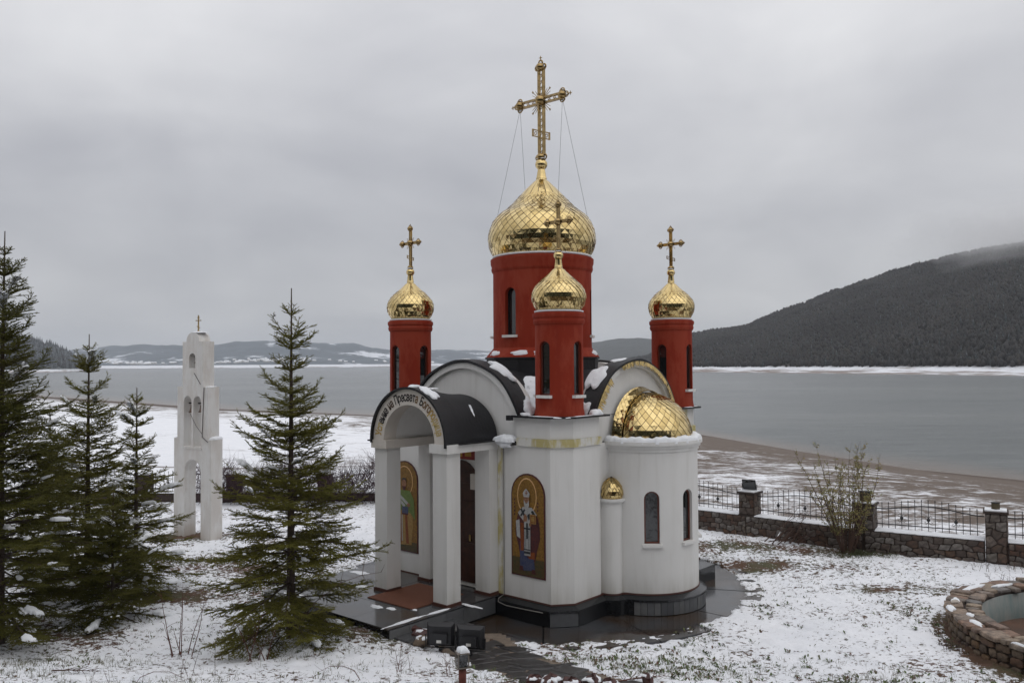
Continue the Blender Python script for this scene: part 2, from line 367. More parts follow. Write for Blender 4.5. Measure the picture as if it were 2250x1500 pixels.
# beyond the fence: beach with strandlines of gravel, laid by height above the lake
zz = b.math('ADD', Z_, b.math('MULTIPLY', b.noise(.06, 4), .9))
wv = b.noise(1.0, 5, .65, (.10, .10, 6.0), 'Object', .5)
wv2 = b.noise(1.0, 6, .75, (.9, 1.6, .5))
low = b.ramp(b.math('DIVIDE', b.math('ADD', zz, 4.6), 3.4, True), [(.0, .42), (.25, .20), (.45, .12), (.66, .06), (.80, -.04), (.95, -.13)])
bm_ = b.math('ADD', b.math('ADD', b.math('MULTIPLY', wv, .45), b.math('MULTIPLY', wv2, .55)), low)
bm_ = b.math('ADD', bm_, b.math('MULTIPLY', b.math('SUBTRACT', b.math('DIVIDE', b.math('ADD', X_, 30.), 60., True), .32), .24))
beach = b.ramp(bm_, [(.52, 0), (.62, 1)])
trk = b.math('ADD', b.math('ADD', Z_, 1.02), b.math('MULTIPLY', b.math('SUBTRACT', b.noise(.12, 3), .5), .25)); trk = b.ramp(b.math('ABSOLUTE', trk), [(.022, .85), (.045, 0)]); trk = b.math('MULTIPLY', trk, b.ramp(b.noise(.25, 4, .7), [(.35, .2), (.5, 1)])); beach = b.math('MAXIMUM', beach, trk)
wet = b.ramp(b.math('ADD', Z_, 4.0), [(.10, 1), (.30, 0)])
gravel = b.mix(b.noise(.9, 5), (.10, .075, .058), (.17, .135, .11))
isb = b.ramp(b.math('ADD', Z_, 1.0), [(.25, 1), (.48, 0)])
mask = b.mix(isb, nearmask, beach); mask = b.math('MAXIMUM', mask, b.math('MULTIPLY', wet, isb))
col = b.mix(mask, snowc, b.mix(isb, under, b.mix(wet, gravel, (.085, .06, .045))))
b.bump(b.math('SUBTRACT', b.math('ADD', b.noise(16, 6, .7), b.math('MULTIPLY', b.noise(55, 3), .4)), b.math('MULTIPLY', mask, .8)), .55, .05)
SNOWG = b.fin(col, b.mix(mask, .75, .9))
me.materials.append(SNOWG)
tag(obj('ground', me), kind='structure')
# ------------------------------------------------------------------ lake
lx_ = axis([(-9000,-300,870), (-300,-160,14), (-160,130,2.5), (130,400,20), (400,9000,860)]); ly_ = axis([(-900,0,90), (0,290,2.5), (290,900,60), (900,12000,925)])
LX, LY = np.meshgrid(lx_, ly_, indexing='ij'); n_, m_ = LX.shape; I = np.arange(n_*m_).reshape(n_, m_)
me = xmesh('lake', np.stack([LX, LY, LX*0-4.0], -1).reshape(-1, 3), np.stack([I[:-1, :-1], I[1:, :-1], I[1:, 1:], I[:-1, 1:]], -1).reshape(-1, 4), [])
off_ = (LY-np.interp(LX, SX, SY))*np.where(LY < 90, .8, .65); at_ = me.attributes.new('silt', 'FLOAT', 'POINT'); at_.data.foreach_set('value', np.clip(1-off_/17, 0, 1).astype(np.float32).ravel())
b = NB('lake_water')
h = b.math('ADD', b.noise(.55, 4, .6, (1, 2.4, 1)), b.math('MULTIPLY', b.noise(2.6, 3, .6, (1, 2.0, 1)), .45)); b.bump(h, .75, .35)
patch = b.math('ADD', b.math('MULTIPLY', b.noise(.010, 5, .65, (.5, 2.0, 1)), .6), b.math('MULTIPLY', b.noise(.22, 5, .7, (.35, 1.6, 1)), .4))  # light and dark of ripples and wind streaks painted into the water colour
mud = b.math('POWER', b.attr('silt'), 1.4)
WATER = b.fin(b.mix(mud, b.ramp(patch, [(.38, (.080, .093, .096)), (.62, (.148, .160, .158))]), (.205, .172, .145)), .22, 0, .38)
me.materials.append(WATER); tag(obj('lake', me), kind='structure')
# ------------------------------------------------------------------ hills
def hill(name, U, shoreD, ridgeY, ridge_extra, mat, rough=6, nv=40, seed=0, bank=7, back=900, nu=220):
    # U: azimuth tangents; shoreD: distance of its shore; ridgeY: slope of the ridge line seen from the origin
    us = np.linspace(U[0], U[-1], nu); sd = np.interp(us, U, shoreD); ry = np.interp(us, U, ridgeY); rd = sd+ridge_extra
    V = []
    t = np.concatenate([np.linspace(0, .06, 5), np.linspace(.08, 1, nv), np.linspace(1.05, 1.6, 6)])
    for tt in t:
        d = sd+(rd-sd)*tt; H = ry*rd+5
        s = np.where(tt < .06, 0, 0)
        z = -4+min(tt/.05, 1)*bank+(H+4-bank)*(np.clip((tt-.05)/.95, 0, 1)**.85 if tt <= 1 else 1-((tt-1)/.6)**2*.6)
        nn = (fbm(us*14+seed, d/260+seed, 5)-.5)*rough*2*min(tt*1.3, 1) if tt > .05 else 0
        X = us*d; V.append(np.stack([X, d+(fbm(us*30+seed, tt*6+0*us, 3)-.5)*30*(1 if tt < .07 else 0), z+nn], -1))
    V = np.stack(V, 1); n, m = V.shape[:2]; I = np.arange(n*m).reshape(n, m)
    F = np.stack([I[:-1, :-1], I[1:, :-1], I[1:, 1:], I[:-1, 1:]], -1).reshape(-1, 4)
    o = obj(name, xmesh(name, V.reshape(-1, 3), F, [mat], True), kind='structure'); return V
def hillmat(name, forest, snowamt, scale, shore=2.5, det=5, field=1):
    b = NB(name); z = b.xyz()[2]
    n = b.noise(scale, det, .62); n2 = b.noise(scale*7, 4, .7); st = b.noise(scale*4, 5, .7, (1, .4, 14))
    f = b.ramp(n2, [(.3, tuple(x*.7 for x in forest)), (.7, tuple(x*1.3 for x in forest))])
    c = b.mix(b.math('MULTIPLY', b.ramp(b.math('ADD', b.math('MULTIPLY', n, .75), b.math('MULTIPLY', n2, .25)), [(snowamt, 0), (snowamt+.05, 1)]), field), f, (.74, .77, .82))
    bank = b.ramp(b.math('DIVIDE', b.math('SUBTRACT', b.math('ADD', z, b.math('MULTIPLY', b.math('SUBTRACT', n2, .5), 3)), -4), 14, True), [(shore/14, 1), ((shore+1.6)/14, 0)])
    bankc = b.mix(b.ramp(b.math('ADD', b.math('MULTIPLY', st, .6), b.math('MULTIPLY', b.math('ADD', z, 4), -.03)), [(.20, 0), (.30, 1)]), (.76, .78, .82), (.26, .22, .20))
    return b.fin(b.mix(bank, c, bankc), .95)
def az(px): return (px-1125)/1850.
RIDM = hillmat('mountain_forest_floor', (.045, .038, .034), .66, .012, 4.6, 6)
rdg = [(1380, 790), (1430, 774), (1527, 728), (1647, 711), (1663, 703), (1710, 684), (1800, 651), (1860, 629), (1933, 604), (2017, 576), (2087, 561), (2150, 548), (2250, 533), (2500, 500), (2900, 480)]
mtn = hill('mountain', [az(p) for p, y in rdg], list(np.interp([p for p, y in rdg], [1380, 1430, 1530, 1700, 1900, 2100, 2250, 2500, 2900], [1500, 1150, 845, 740, 640, 570, 515, 450, 380])),
     [(800-.0061*(p-1125)-y-4)/1850 for p, y in rdg], 620, RIDM, 7, 46, 3, 5.2)
FARM = hillmat('far_forest_haze_blue', (.058, .078, .098), .535, .0020, 13, 6)  # forest colour shifted to pale blue: distance haze painted into it
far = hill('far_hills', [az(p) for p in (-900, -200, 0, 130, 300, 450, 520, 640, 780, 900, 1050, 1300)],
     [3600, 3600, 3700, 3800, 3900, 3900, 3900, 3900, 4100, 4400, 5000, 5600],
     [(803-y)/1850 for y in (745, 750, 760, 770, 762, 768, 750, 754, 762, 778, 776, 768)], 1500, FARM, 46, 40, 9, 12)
MIDM = hillmat('middle_forest', (.060, .066, .066), .66, .006, 3.5, 6)
mid = hill('middle_hills', [az(p) for p in (1180, 1290, 1340, 1400, 1440, 1560, 1700)],
     [2600, 2300, 2100, 1900, 1900, 1900, 1900], [(798-y)/1850 for y in (768, 752, 746, 743, 745, 738, 720)], 900, MIDM, 8, 24, 5, 8)
cape = hill('wooded_cape', [az(p) for p in (-700, -300, -60, 40, 110, 150, 185, 215)],
     [1100, 1200, 1330, 1400, 1460, 1560, 1700, 1850], [(806-y)/1850 for y in (690, 700, 722, 745, 762, 780, 797, 804)], 420, hillmat('cape_forest', (.050, .060, .058), .64, .010, 4.0, 5), 5, 30, 11, 5)
# forest standing on the slopes: many little crowns as one mass
def forest(name, V, count, hmin, hmax, mats, weights, seed, tmin=6, jitter=1.0, dens=None):
    r = np.random.RandomState(seed); n, m = V.shape[:2]
    iu = r.rand(count)*(n-1.01); iv = tmin+r.rand(count)*(m-7-tmin)
    i0 = iu.astype(int); j0 = iv.astype(int); fu = (iu-i0)[:, None]; fv = (iv-j0)[:, None]
    P = (V[i0, j0]*(1-fu)+V[i0+1, j0]*fu)*(1-fv)+(V[i0, j0+1]*(1-fu)+V[i0+1, j0+1]*fu)*fv
    h = hmin+(hmax-hmin)*r.rand(count); kind = r.choice(len(mats), count, p=weights)
    w = h*(.30+.22*r.rand(count)); w = np.where(kind >= len(mats)-1, h*.2, w); h = np.where(kind >= len(mats)-1, h*1.35, h)
    k = 4; ang = np.arange(k)*2*PI/k
    vs = [P+np.stack([0*h, 0*h, h], -1)]
    for lvl, (rr, zz) in enumerate(((.62, .62), (1.0, .30), (.5, -.05))):
        for a in ang:
            jr = w*(1+.35*(r.rand(count)-.5)); con = np.where(kind >= len(mats)-1, (.45, 1.0, .6)[lvl], rr)
            vs.append(P+np.stack([np.cos(a+lvl*.5)*jr*con, np.sin(a+lvl*.5)*jr*con, h*(zz+.12*(r.rand(count)-.5))], -1))
    Vt = np.stack(vs, 1).reshape(-1, 3); per = 1+3*k; T = []
    for q in range(k): T.append((0, 1+q, 1+(q+1) % k))
    for l in (0, 1):
        for q in range(k):
            a, b_, c, d = 1+l*k+q, 1+l*k+(q+1) % k, 1+(l+1)*k+(q+1) % k, 1+(l+1)*k+q
            T += [(a, d, c), (a, c, b_)]
    T = np.array(T); Fa = (T[None]+np.arange(count)[:, None, None]*per).reshape(-1, 3)
    return obj(name, xmesh(name, Vt, Fa, mats, False, np.repeat(kind, len(T))), kind='stuff')
def crownmat(name, a, b_, frost=None):
    b = NB(name); c = b.ramp(b.island(), [(0, a), (1, b_)]); c = b.mix(b.ramp(b.noise(.012, 4, .6), [(.38, 0), (.62, .75)]), c, tuple((x+y)*.22 for x, y in zip(a, b_)))
    if frost: c = b.mix(b.ramp(b.noise(.9, 3, .7), [(.50, 0), (.62, frost)]), c, (.75, .78, .82))
    return b.fin(c, .95)
BR1 = crownmat('bare_brown_crowns', (.020, .019, .019), (.048, .041, .034)); BR2 = crownmat('bare_grey_crowns', (.022, .023, .025), (.050, .047, .045))
CONI = crownmat('frosted_conifers', (.018, .032, .034), (.036, .055, .055), .22)
tag(forest('mountain_forest', mtn, 52000, 3.0, 5.6, [BR1, BR2, CONI], [.50, .46, .04], 1, 3.2), 'leafless brown winter forest covering the big hill across the lake', 'forest')
FC = crownmat('far_conifers', (.020, .030, .034), (.05, .065, .07), .35)
tag(forest('cape_forest', cape, 5000, 7, 15, [BR2, FC], [.3, .7], 2, 5), 'dark conifer forest on the wooded cape at the left edge of the lake', 'forest')
# far village specks on the opposite shore, read as one mass
vb = MB(); r_ = random.Random(5)
for i in range(130):
    u = r_.uniform(az(150), az(1000)); k = (u-az(-900))/(az(1300)-az(-900))*219; i0 = int(k); j = r_.choice((6, 6, 7, 7, 8, 9)); p = far[i0, j]
    if r_.random() < .5: p = far[int((az(r_.choice((300, 600, 620, 500)))+r_.gauss(0, .015)-az(-900))/(az(1300)-az(-900))*219), j]
    w, d, hh = r_.uniform(5, 9), r_.uniform(5, 8), r_.uniform(5, 8); x, y, z = p[0]+r_.uniform(-9, 9), p[1]+r_.uniform(-20, 20), p[2]-2
    vb.box(x-w, x+w, y-d, y+d, z, z+hh, 0); vb.add([(x-w-.5, y-d-.5, z+hh), (x+w+.5, y-d-.5, z+hh), (x+w+.5, y+d+.5, z+hh), (x-w-.5, y+d+.5, z+hh), (x-w, y, z+hh+4), (x+w, y, z+hh+4)], [(0, 1, 5, 4), (2, 3, 4, 5), (0, 4, 3), (1, 2, 5), (0, 3, 2, 1)], 1)
tag(vb.build('far_village', [simple('far_walls', (.5, .48, .45), .9, bump=0), SNOW]), 'scattered snow-roofed houses of the village along the far left shore', 'village', kind='stuff')

# ------------------------------------------------------------------ haze over the lake, mist on the mountain
def volmat(name, dens, col):
    m = bpy.data.materials.new(name); m.use_nodes = True; t = m.node_tree; t.nodes.clear(); o = t.nodes.new('ShaderNodeOutputMaterial'); v = t.nodes.new('ShaderNodeVolumePrincipled')
    v.inputs['Color'].default_value = col+(1,); v.inputs['Density'].default_value = dens; v.inputs['Anisotropy'].default_value = .2; t.links.new(v.outputs[0], o.inputs['Volume']); return m
hz = MB().box(-9600, 9600, -1100, 12600, -21, 420).build('haze', volmat('haze', .00010, (.86, .90, .96)), kind='stuff'); tag(hz, 'thin pale haze over the lake and hills', 'haze')
def mist(name, c, rx, ry, rz, dens, seed, label):
    P = []
    for j in range(17):
        row = []
        for i in range(36):
            a = 2*PI*i/36; t = PI*j/16; x, y, z = math.sin(t)*math.cos(a), math.sin(t)*math.sin(a), math.cos(t)
            k = .72+.55*float(fbm(np.array([x*2.2+seed]), np.array([z*2.2+y+seed]), 3)[0]); row.append((c[0]+rx*x*k, c[1]+ry*y*k, c[2]+rz*z*k))
        P.append(row)
    o = MB().grid(P, False, True, flip=False).build(name, volmat(name, dens, (.99, .99, .995)), kind='stuff'); return tag(o, label, 'mist')
for k_, (f_, d_) in enumerate(((1.0, .0020), (.80, .0028), (.60, .0040), (.42, .0055))):
    mist('mist', (770, 1075, 168), 270*f_, 110*f_, 52*f_, d_, 2, ('thin outer veil', 'paler middle layer', 'inner layer', 'dense heart')[k_]+' of the cloud over the top of the big hill')
for k_, (f_, d_) in enumerate(((1.0, .0012), (.62, .0022))):
    mist('mist', (560, 975, 130), 60*f_, 60*f_, 46*f_, d_, 5, ('faint edge', 'pale core')[k_]+' of the mist wisp hanging down the hillside')
# ------------------------------------------------------------------ chapel
CH = empty('chapel', (PAV[0], PAV[1], 0), CH_R, 'small white chapel with red turrets and gilded onion domes beside the lake', 'chapel'); CH.scale = (1, 1, .983)
def arc(cx, cz, r, a0, a1, n, rz=None):
    rz = rz or r
    return [(cx+r*math.cos(a0+(a1-a0)*i/n), cz+rz*math.sin(a0+(a1-a0)*i/n)) for i in range(n+1)]
# body
body_poly = [(2.55,-2.93),(2.87,-2.55),(2.87,-1.60),(2.80,-1.58),(2.80,1.58),(2.87,1.60),(2.87,2.55),(2.55,2.93),(-2.55,2.93),(-2.87,2.55),(-2.87,-2.55),(-2.55,-2.93)]
mb = MB().prism(body_poly, 0, 3.31); mb.build('wall', WHITE, CH)
# doorway recess is shown by a dark door set on the wall between the rear pilasters
for i, (sx, sy) in enumerate(((1,-1),(1,1),(-1,1),(-1,-1))):   # corner piers above the body: lip band and box
    def P(l): q = [(x*sx, y*sy) for x, y in l]; return q if sx*sy < 0 else q[::-1]
    lip = P([(1.66,-2.6),(1.66,-2.975),(2.575,-2.975),(2.915,-2.575),(2.915,-1.57),(2.6,-1.57)])
    bx = P([(1.70,-2.5),(1.70,-2.932),(2.551,-2.932),(2.872,-2.551),(2.872,-1.62),(2.5,-1.62)])
    MB().prism(lip, 3.312, 3.48).build('pier_band', STAIN, CH, label='yellow-stained white band under the eave' if i == 0 else None)
    MB().prism(bx, 3.482, 3.925).build('pier', WHITE if i else PIERM, CH)
    ev = P([(1.52,-2.4),(1.50,-3.06),(2.66,-3.07),(3.03,-2.66),(3.03,-1.42),(2.4,-1.42)])
    e_ = MB().prism(ev, 3.927, 3.965); e_.prism(P([(1.5,-3.03),(1.49,-3.12),(1.6,-3.11),(1.62,-3.03)]), 3.86, 3.97)
    e_.build('eave', BLACK, CH)
MB().prism([(-2.3,-2.3),(2.3,-2.3),(2.3,2.3),(-2.3,2.3)], 3.313, 3.92).build('inner_wall', WHITE, CH)
# four gables with arched rims
GZc = 3.33
for k in range(4):
    M = Matrix.Rotation(k*PI/2, 4, 'Z'); y0 = -2.93 if k in (0, 2) else -2.80
    g = MB().yprism(arc(0, GZc, 1.66, 0, PI, 40), y0+.09, -2.2)
    me = g.mesh('tympanum', WHITE); me.transform(M); obj('gable', me, CH)
    o_, i_ = arc(0, GZc, 1.80, 0, PI, 44), arc(0, GZc-.03, 1.66, 0, PI, 44, 1.70)
    g = MB(); n = len(o_)
    for ya, yb in ((y0, -2.3),):
        vs = [(x, ya, z) for x, z in o_]+[(x, ya, z) for x, z in i_]+[(x, yb, z) for x, z in o_]+[(x, yb, z) for x, z in i_]
        fs = []
        for i in range(n-1): fs += [(n+i, i, i+1, n+i+1), (2*n+i, 3*n+i, 3*n+i+1, 2*n+i+1), (i, 2*n+i, 2*n+i+1, i+1), (n+i, n+i+1, 3*n+i+1, 3*n+i)]
        fs += [(0, n, 3*n, 2*n), (n-1, 3*n-1, 4*n-1, 2*n-1)]
        g.add(vs, fs)
    me = g.mesh('arch_rim', WHITE); me.transform(M); smooth_angle(me); obj('arch_rim', me, CH)
    # black sheet over the arch, kinked where the sheets overlap
    r0 = random.Random(k); P = []; a0, a1 = math.radians(19.5), math.radians(160.5); na = 28
    for (y, r1) in ((y0-.05, 1.805), (y0-.052, 1.865), (y0+.2, 1.875), (y0+.40, 1.87), (y0+.402, 1.66)):
        P.append([( (r1+.012*math.sin(9*a+k))*math.cos(a), y, GZc+(r1+.012*math.sin(9*a+k))*math.sin(a)) for a in [a0+(a1-a0)*i/na for i in range(na+1)]])
    g = MB().grid(P); g.add([P[0][0], P[1][0], P[3][0], P[4][0]], [(0, 1, 2, 3)]); g.add([P[0][-1], P[1][-1], P[3][-1], P[4][-1]], [(3, 2, 1, 0)])
    me = g.mesh('arch_roof', BLACK); me.transform(M); smooth_angle(me); obj('arch_roof', me, CH)
# inner roof: hipped up to the drum
g = MB(); A = [(2.55,-2.55),(2.55,2.55),(-2.55,2.55),(-2.55,-2.55)]
P = [[(2.72*math.cos(a)/max(abs(math.cos(a)), abs(math.sin(a))), 2.72*math.sin(a)/max(abs(math.cos(a)), abs(math.sin(a))), 3.93) for a in [2*PI*i/64 for i in range(64)]],
     [(1.9*math.cos(a)/max(abs(math.cos(a)), abs(math.sin(a)))**.6, 1.9*math.sin(a)/max(abs(math.cos(a)), abs(math.sin(a)))**.6, 4.32) for a in [2*PI*i/64 for i in range(64)]],
     [(1.40*math.cos(a), 1.40*math.sin(a), 4.80) for a in [2*PI*i/64 for i in range(64)]]]
g.grid(P, False, True, flip=True); g.build('roof', BLACK, CH)
for k in range(2):
    P = [[(x, 1.62*math.cos(a), GZc+1.62*math.sin(a)) for a in [PI*i/24 for i in range(25)]] for x in (-2.5, 2.5)]
    if k: P = [[(-y, x, z) for x, y, z in r] for r in P]
    me = MB().grid(P, flip=True).mesh('vault_roof', BLACK, True); obj('vault_roof', me, CH)
MB().lathe([(1.40,4.3),(1.43,5.21),(1.47,5.22),(1.47,5.26),(1.3,5.27)], 12, a0=.26, a1=2*PI+.26).build('drum_base', BLACK, CH)
# horizontal ledge on the entrance wall
MB().box(1.27, 1.66, -2.955, -2.93, 3.40, 3.45).box(-1.66, -1.2, -2.955, -2.93, 3.40, 3.45).build('ledge', WHITE, CH)
# apse
ap = [(2.7,-1.17)]+[(2.95+1.22*math.cos(a), .05+1.22*math.sin(a)) for a in [-PI/2+PI*i/48 for i in range(49)]]+[(2.7,1.27)]
def arch_poly(w, z0, z1, cx=0, n=12):                            # window outline, counter-clockwise
    r = w/2; return [(cx-r, z0), (cx+r, z0)]+[(cx+r*math.cos(PI*i/n), z1-r+r*math.sin(PI*i/n)) for i in range(n+1)]
def win_cutter(C0, ang, R, w, z0, z1, depth):                    # ang: direction the window looks
    m = MB().yprism(arch_poly(w, z0, z1), -.3, depth); M = Matrix.Translation((C0[0]+R*math.cos(ang), C0[1]+R*math.sin(ang), 0)) @ Matrix.Rotation(ang+PI/2, 4, 'Z')
    m.v = [tuple(M @ Vector(v)) for v in m.v]; return m, M
def window(parent, C0, ang, R, w, z0, z1, depth, frame=FRAMEB, fw=.035, sill=True, name='window', sillmat=None, sd=.06):
    M = Matrix.Translation((C0[0]+R*math.cos(ang), C0[1]+R*math.sin(ang), 0)) @ Matrix.Rotation(ang+PI/2, 4, 'Z')
    o1 = arch_poly(w-.004, z0+.002, z1-.002); o2 = [(x*(w-2*fw)/w, (z0+fw if z < z0+.01 else z-(fw if z > z1-w/2+.001 else 0)*max(0, (z-(z1-w/2))/(w/2)))) for x, z in o1]
    n = len(o1); m = MB(); ya, yb = depth-.055, depth-.002
    vs = [(x, ya, z) for x, z in o1]+[(x, ya, z) for x, z in o2]+[(x, yb, z) for x, z in o1]+[(x, yb, z) for x, z in o2]; fs = []
    for i in range(n):
        j = (i+1) % n; fs += [(i, j, n+j, n+i), (n+i, n+j, 3*n+j, 3*n+i)]
    m.add(vs, fs); me = m.mesh(name, frame); me.transform(M); wo = obj(name, me, parent)
    me = MB().yprism(o2, depth-.03, depth-.004).mesh('pane', GLASS); me.transform(M); obj('pane', me, wo)
    if sill:
        me = MB().box(-w/2-.05, w/2+.05, -sd, depth-.06, z0-.065, z0-.002).mesh('sill', sillmat or WHITE); me.transform(M); obj('sill', me, wo)
    return wo
def zprism_mesh(poly, z0, z1, mat, name): return MB().prism(poly, z0, z1).mesh(name, mat)
m_ap = zprism_mesh(ap, 0, 3.12, WHITE, 'apse_wall'); cut = MB(); apw = [math.radians(a) for a in (-50, -6, 40)]
for a in apw: c_, M = win_cutter((2.95, .05), a, 1.22, .34, 1.10, 2.26, .13); cut.add(c_.v, c_.f)
m_ap = carve(m_ap, cut); smooth_angle(m_ap); obj('apse_wall', m_ap, CH)
for a in apw: window(CH, (2.95, .05), a, 1.22, .34, 1.10, 2.26, .13)
def dshape(r, x0=2.78): return [(x0, .05-r)]+[(2.95+r*math.cos(a), .05+r*math.sin(a)) for a in [-PI/2+PI*i/48 for i in range(49)]]+[(x0, .05+r)]
m = MB().prism(dshape(1.25), 3.122, 3.20); m.prism(dshape(1.29), 3.202, 3.262); m.prism(dshape(1.33), 3.264, 3.345); me = m.mesh('apse_cornice', WHITE); smooth_angle(me); obj('apse_cornice', me, CH)
# niche beside the apse
def nsh(r): return [(2.8, -1.25-r), (2.93, -1.25-r)]+[(2.93+r*math.cos(a), -1.25+r*math.sin(a)) for a in [-PI/2+PI*.75*i/16 for i in range(1, 17)]]+[(2.8, -1.0)]
m = MB().prism(nsh(.23), 0, 2.0); me = m.mesh('niche_wall', WHITE); smooth_angle(me); obj('niche_wall', me, CH)
m = MB().prism(nsh(.265), 2.002, 2.03); m.prism(nsh(.29), 2.032, 2.09); obj('niche_cornice', m.mesh('niche_cornice', WHITE), CH)

# ---- gilded tiles
def prof_at(prof, s):                                            # prof as list of (r,z); s in 0..1 by length
    L = [0]
    for a, b_ in zip(prof, prof[1:]): L.append(L[-1]+math.hypot(b_[0]-a[0], b_[1]-a[1]))
    t = s*L[-1]
    for i in range(len(L)-1):
        if t <= L[i+1]+1e-9: break
    f = (t-L[i])/(L[i+1]-L[i]); r = prof[i][0]+f*(prof[i+1][0]-prof[i][0]); z = prof[i][1]+f*(prof[i+1][1]-prof[i][1])
    dr, dz = prof[i+1][0]-prof[i][0], prof[i+1][1]-prof[i][1]; l = math.hypot(dr, dz)
    return r, z, dz/l, -dr/l                                       # outward normal (nr, nz)
def smooth_prof(p, n=40):
    q = []
    for i in range(len(p)-1):
        p0, p1, p2, p3 = p[max(i-1, 0)], p[i], p[i+1], p[min(i+2, len(p)-1)]
        for k in range(4):
            t = k/4; q.append(tuple(.5*((2*p1[j])+(-p0[j]+p2[j])*t+(2*p0[j]-5*p1[j]+4*p2[j]-p3[j])*t*t+(-p0[j]+3*p1[j]-3*p2[j]+p3[j])*t**3) for j in (0, 1)))
    return q+[p[-1]]
def lay_tiles(prof, n, rows, rng, a_lo=0, a_hi=2*PI, s0=0, s1=1):
    res = []; ds = (s1-s0)/rows
    for i in range(rows+1):
        s = s0+ds*i
        for k in range(n):
            a = (k+(.5 if i % 2 else 0))*2*PI/n
            if not (a_lo-1e-6 <= a <= a_hi+1e-6): continue
            da = PI/n*.935; pts = []
            tl = rng.gauss(0, .006); tv = rng.gauss(0, .009)
            for (aa, ss, lift) in ((a, s-ds*.935, .012), (a+da, s, .007), (a, s+ds*.935, .001), (a-da, s, .007)):
                ss = min(max(ss, s0), s1); r, z, nr, nz_ = prof_at(prof, ss); lf = lift+tl*(aa-a)/da*.5*.6+tv*(ss-s)/ds*.4
                r2 = r+nr*lf; z2 = z+nz_*lf; pts.append((r2*math.cos(aa), r2*math.sin(aa), z2, nr, nz_, aa))
            v = [p[:3] for p in pts]; r, z, nr, nz_ = prof_at(prof, s); lf = .0085
            v.append(((r+nr*lf)*math.cos(a), (r+nr*lf)*math.sin(a), z+nz_*lf))
            w = [((x-q[3]*.012*math.cos(q[5])), (y-q[3]*.012*math.sin(q[5])), zz_-q[4]*.012) for q in pts for x, y, zz_ in (q[:3],)]
            fs = [(0, 1, 4), (1, 2, 4), (2, 3, 4), (3, 0, 4), (0, 5, 6, 1), (1, 6, 7, 2), (2, 7, 8, 3), (3, 8, 5, 0)]
            res.append((v+w, fs, Vector(v[4]), Vector((nr*math.cos(a), nr*math.sin(a), nz_))))
    return res
def transf(vs, M): return [tuple(M @ Vector(v)) for v in vs]
CAMW = Vector((0, 0, 5))
def place_tiles(tiles, M, parent, budget, name='tile'):
    MW = Matrix.Translation((PAV[0], PAV[1], 0)) @ Matrix.Rotation(CH_R, 4, 'Z') @ M; sc = []
    for i, (v, f, c, nrm) in enumerate(tiles):
        p = MW @ c; nn = (MW.to_3x3() @ nrm).normalized(); d = CAMW-p; e1 = Vector(v[0])-Vector(v[2]); e2 = Vector(v[1])-Vector(v[3])
        sc.append((-(nn.dot(d.normalized()))*e1.length*e2.length, i))
    sc.sort(); big = [i for s_, i in sc[:budget] if s_ < 0]; bs = set(big); rest = MB(); cl = {True: None}
    for i, (v, f, c, nrm) in enumerate(tiles):
        vv = transf(v, M)
        if i in bs: MB().add(vv, f).build(name, GOLDT, parent)
        else: rest.add(vv, f)
    if rest.v: rest.build('tile_covering', GOLD, parent, kind='stuff')
def R_(x): return math.radians(x)
DP = smooth_prof([(1.22,7.86),(1.27,7.93),(1.336,8.07),(1.371,8.24),(1.371,8.41),(1.325,8.60),(1.243,8.78),(1.10,8.95),(.883,9.12),(.709,9.29),(.558,9.46),(.395,9.64),(.21,9.82),(.125,9.91),(.075,10.16)])
def profile_part(p, z0, z1): return [q for q in p if z0 <= q[1] <= z1]
def dome(parent_name, M, prof, n, rows, zt, ngore, budget, seed, ball_r, label=None):
    rng = random.Random(seed)
    g = MB().lathe([(max(r-.012, .01), z) for r, z in prof], 48, mi=0); me = g.mesh('dome', GOLDU, True); me.transform(M)
    o = obj('dome', me, CH, label)
    low = profile_part(prof, 0, zt); place_tiles(lay_tiles(low, n, rows, rng), M, o, budget)
    top = profile_part(prof, zt-.14, 99); zn = top[-1][1]; cone = [q for q in prof if q[1] >= prof[-5][1]-1e-6]
    nk = prof[-5][1]; gr_ = [q for q in top if q[1] <= nk+1e-6]
    for k in range(ngore):                                       # long plain sheets under the neck
        a0, a1 = 2*PI*k/ngore+.015, 2*PI*(k+1)/ngore-.015
        P = [[((r+.010)*math.cos(a), (r+.010)*math.sin(a), z) for a in (a0, (a0+a1)/2, a1)] for r, z in gr_]
        me = MB().grid(P, flip=True).mesh('sheet', GOLD); me.transform(M); obj('sheet', me, o)
    zt_ = prof[-1][1]; me = MB().lathe([(q[0]+.02, q[1]) for q in cone], 12).mesh('neck', GOLD); me.transform(M); obj('neck', me, o)
    me = MB().sphere((0, 0, zt_+ball_r*.85), ball_r, 20, 12).mesh('ball', GOLD, True); me.transform(M); obj('ball', me, o)
    me = MB().blob((0, 0, zt_+ball_r*1.80), ball_r*.75, ball_r*.75, ball_r*.22, sink=ball_r*.12, seed=seed).mesh('snow_cap', SNOW, True); me.transform(M); obj('snow_cap', me, o)
    return zt_+ball_r*1.8
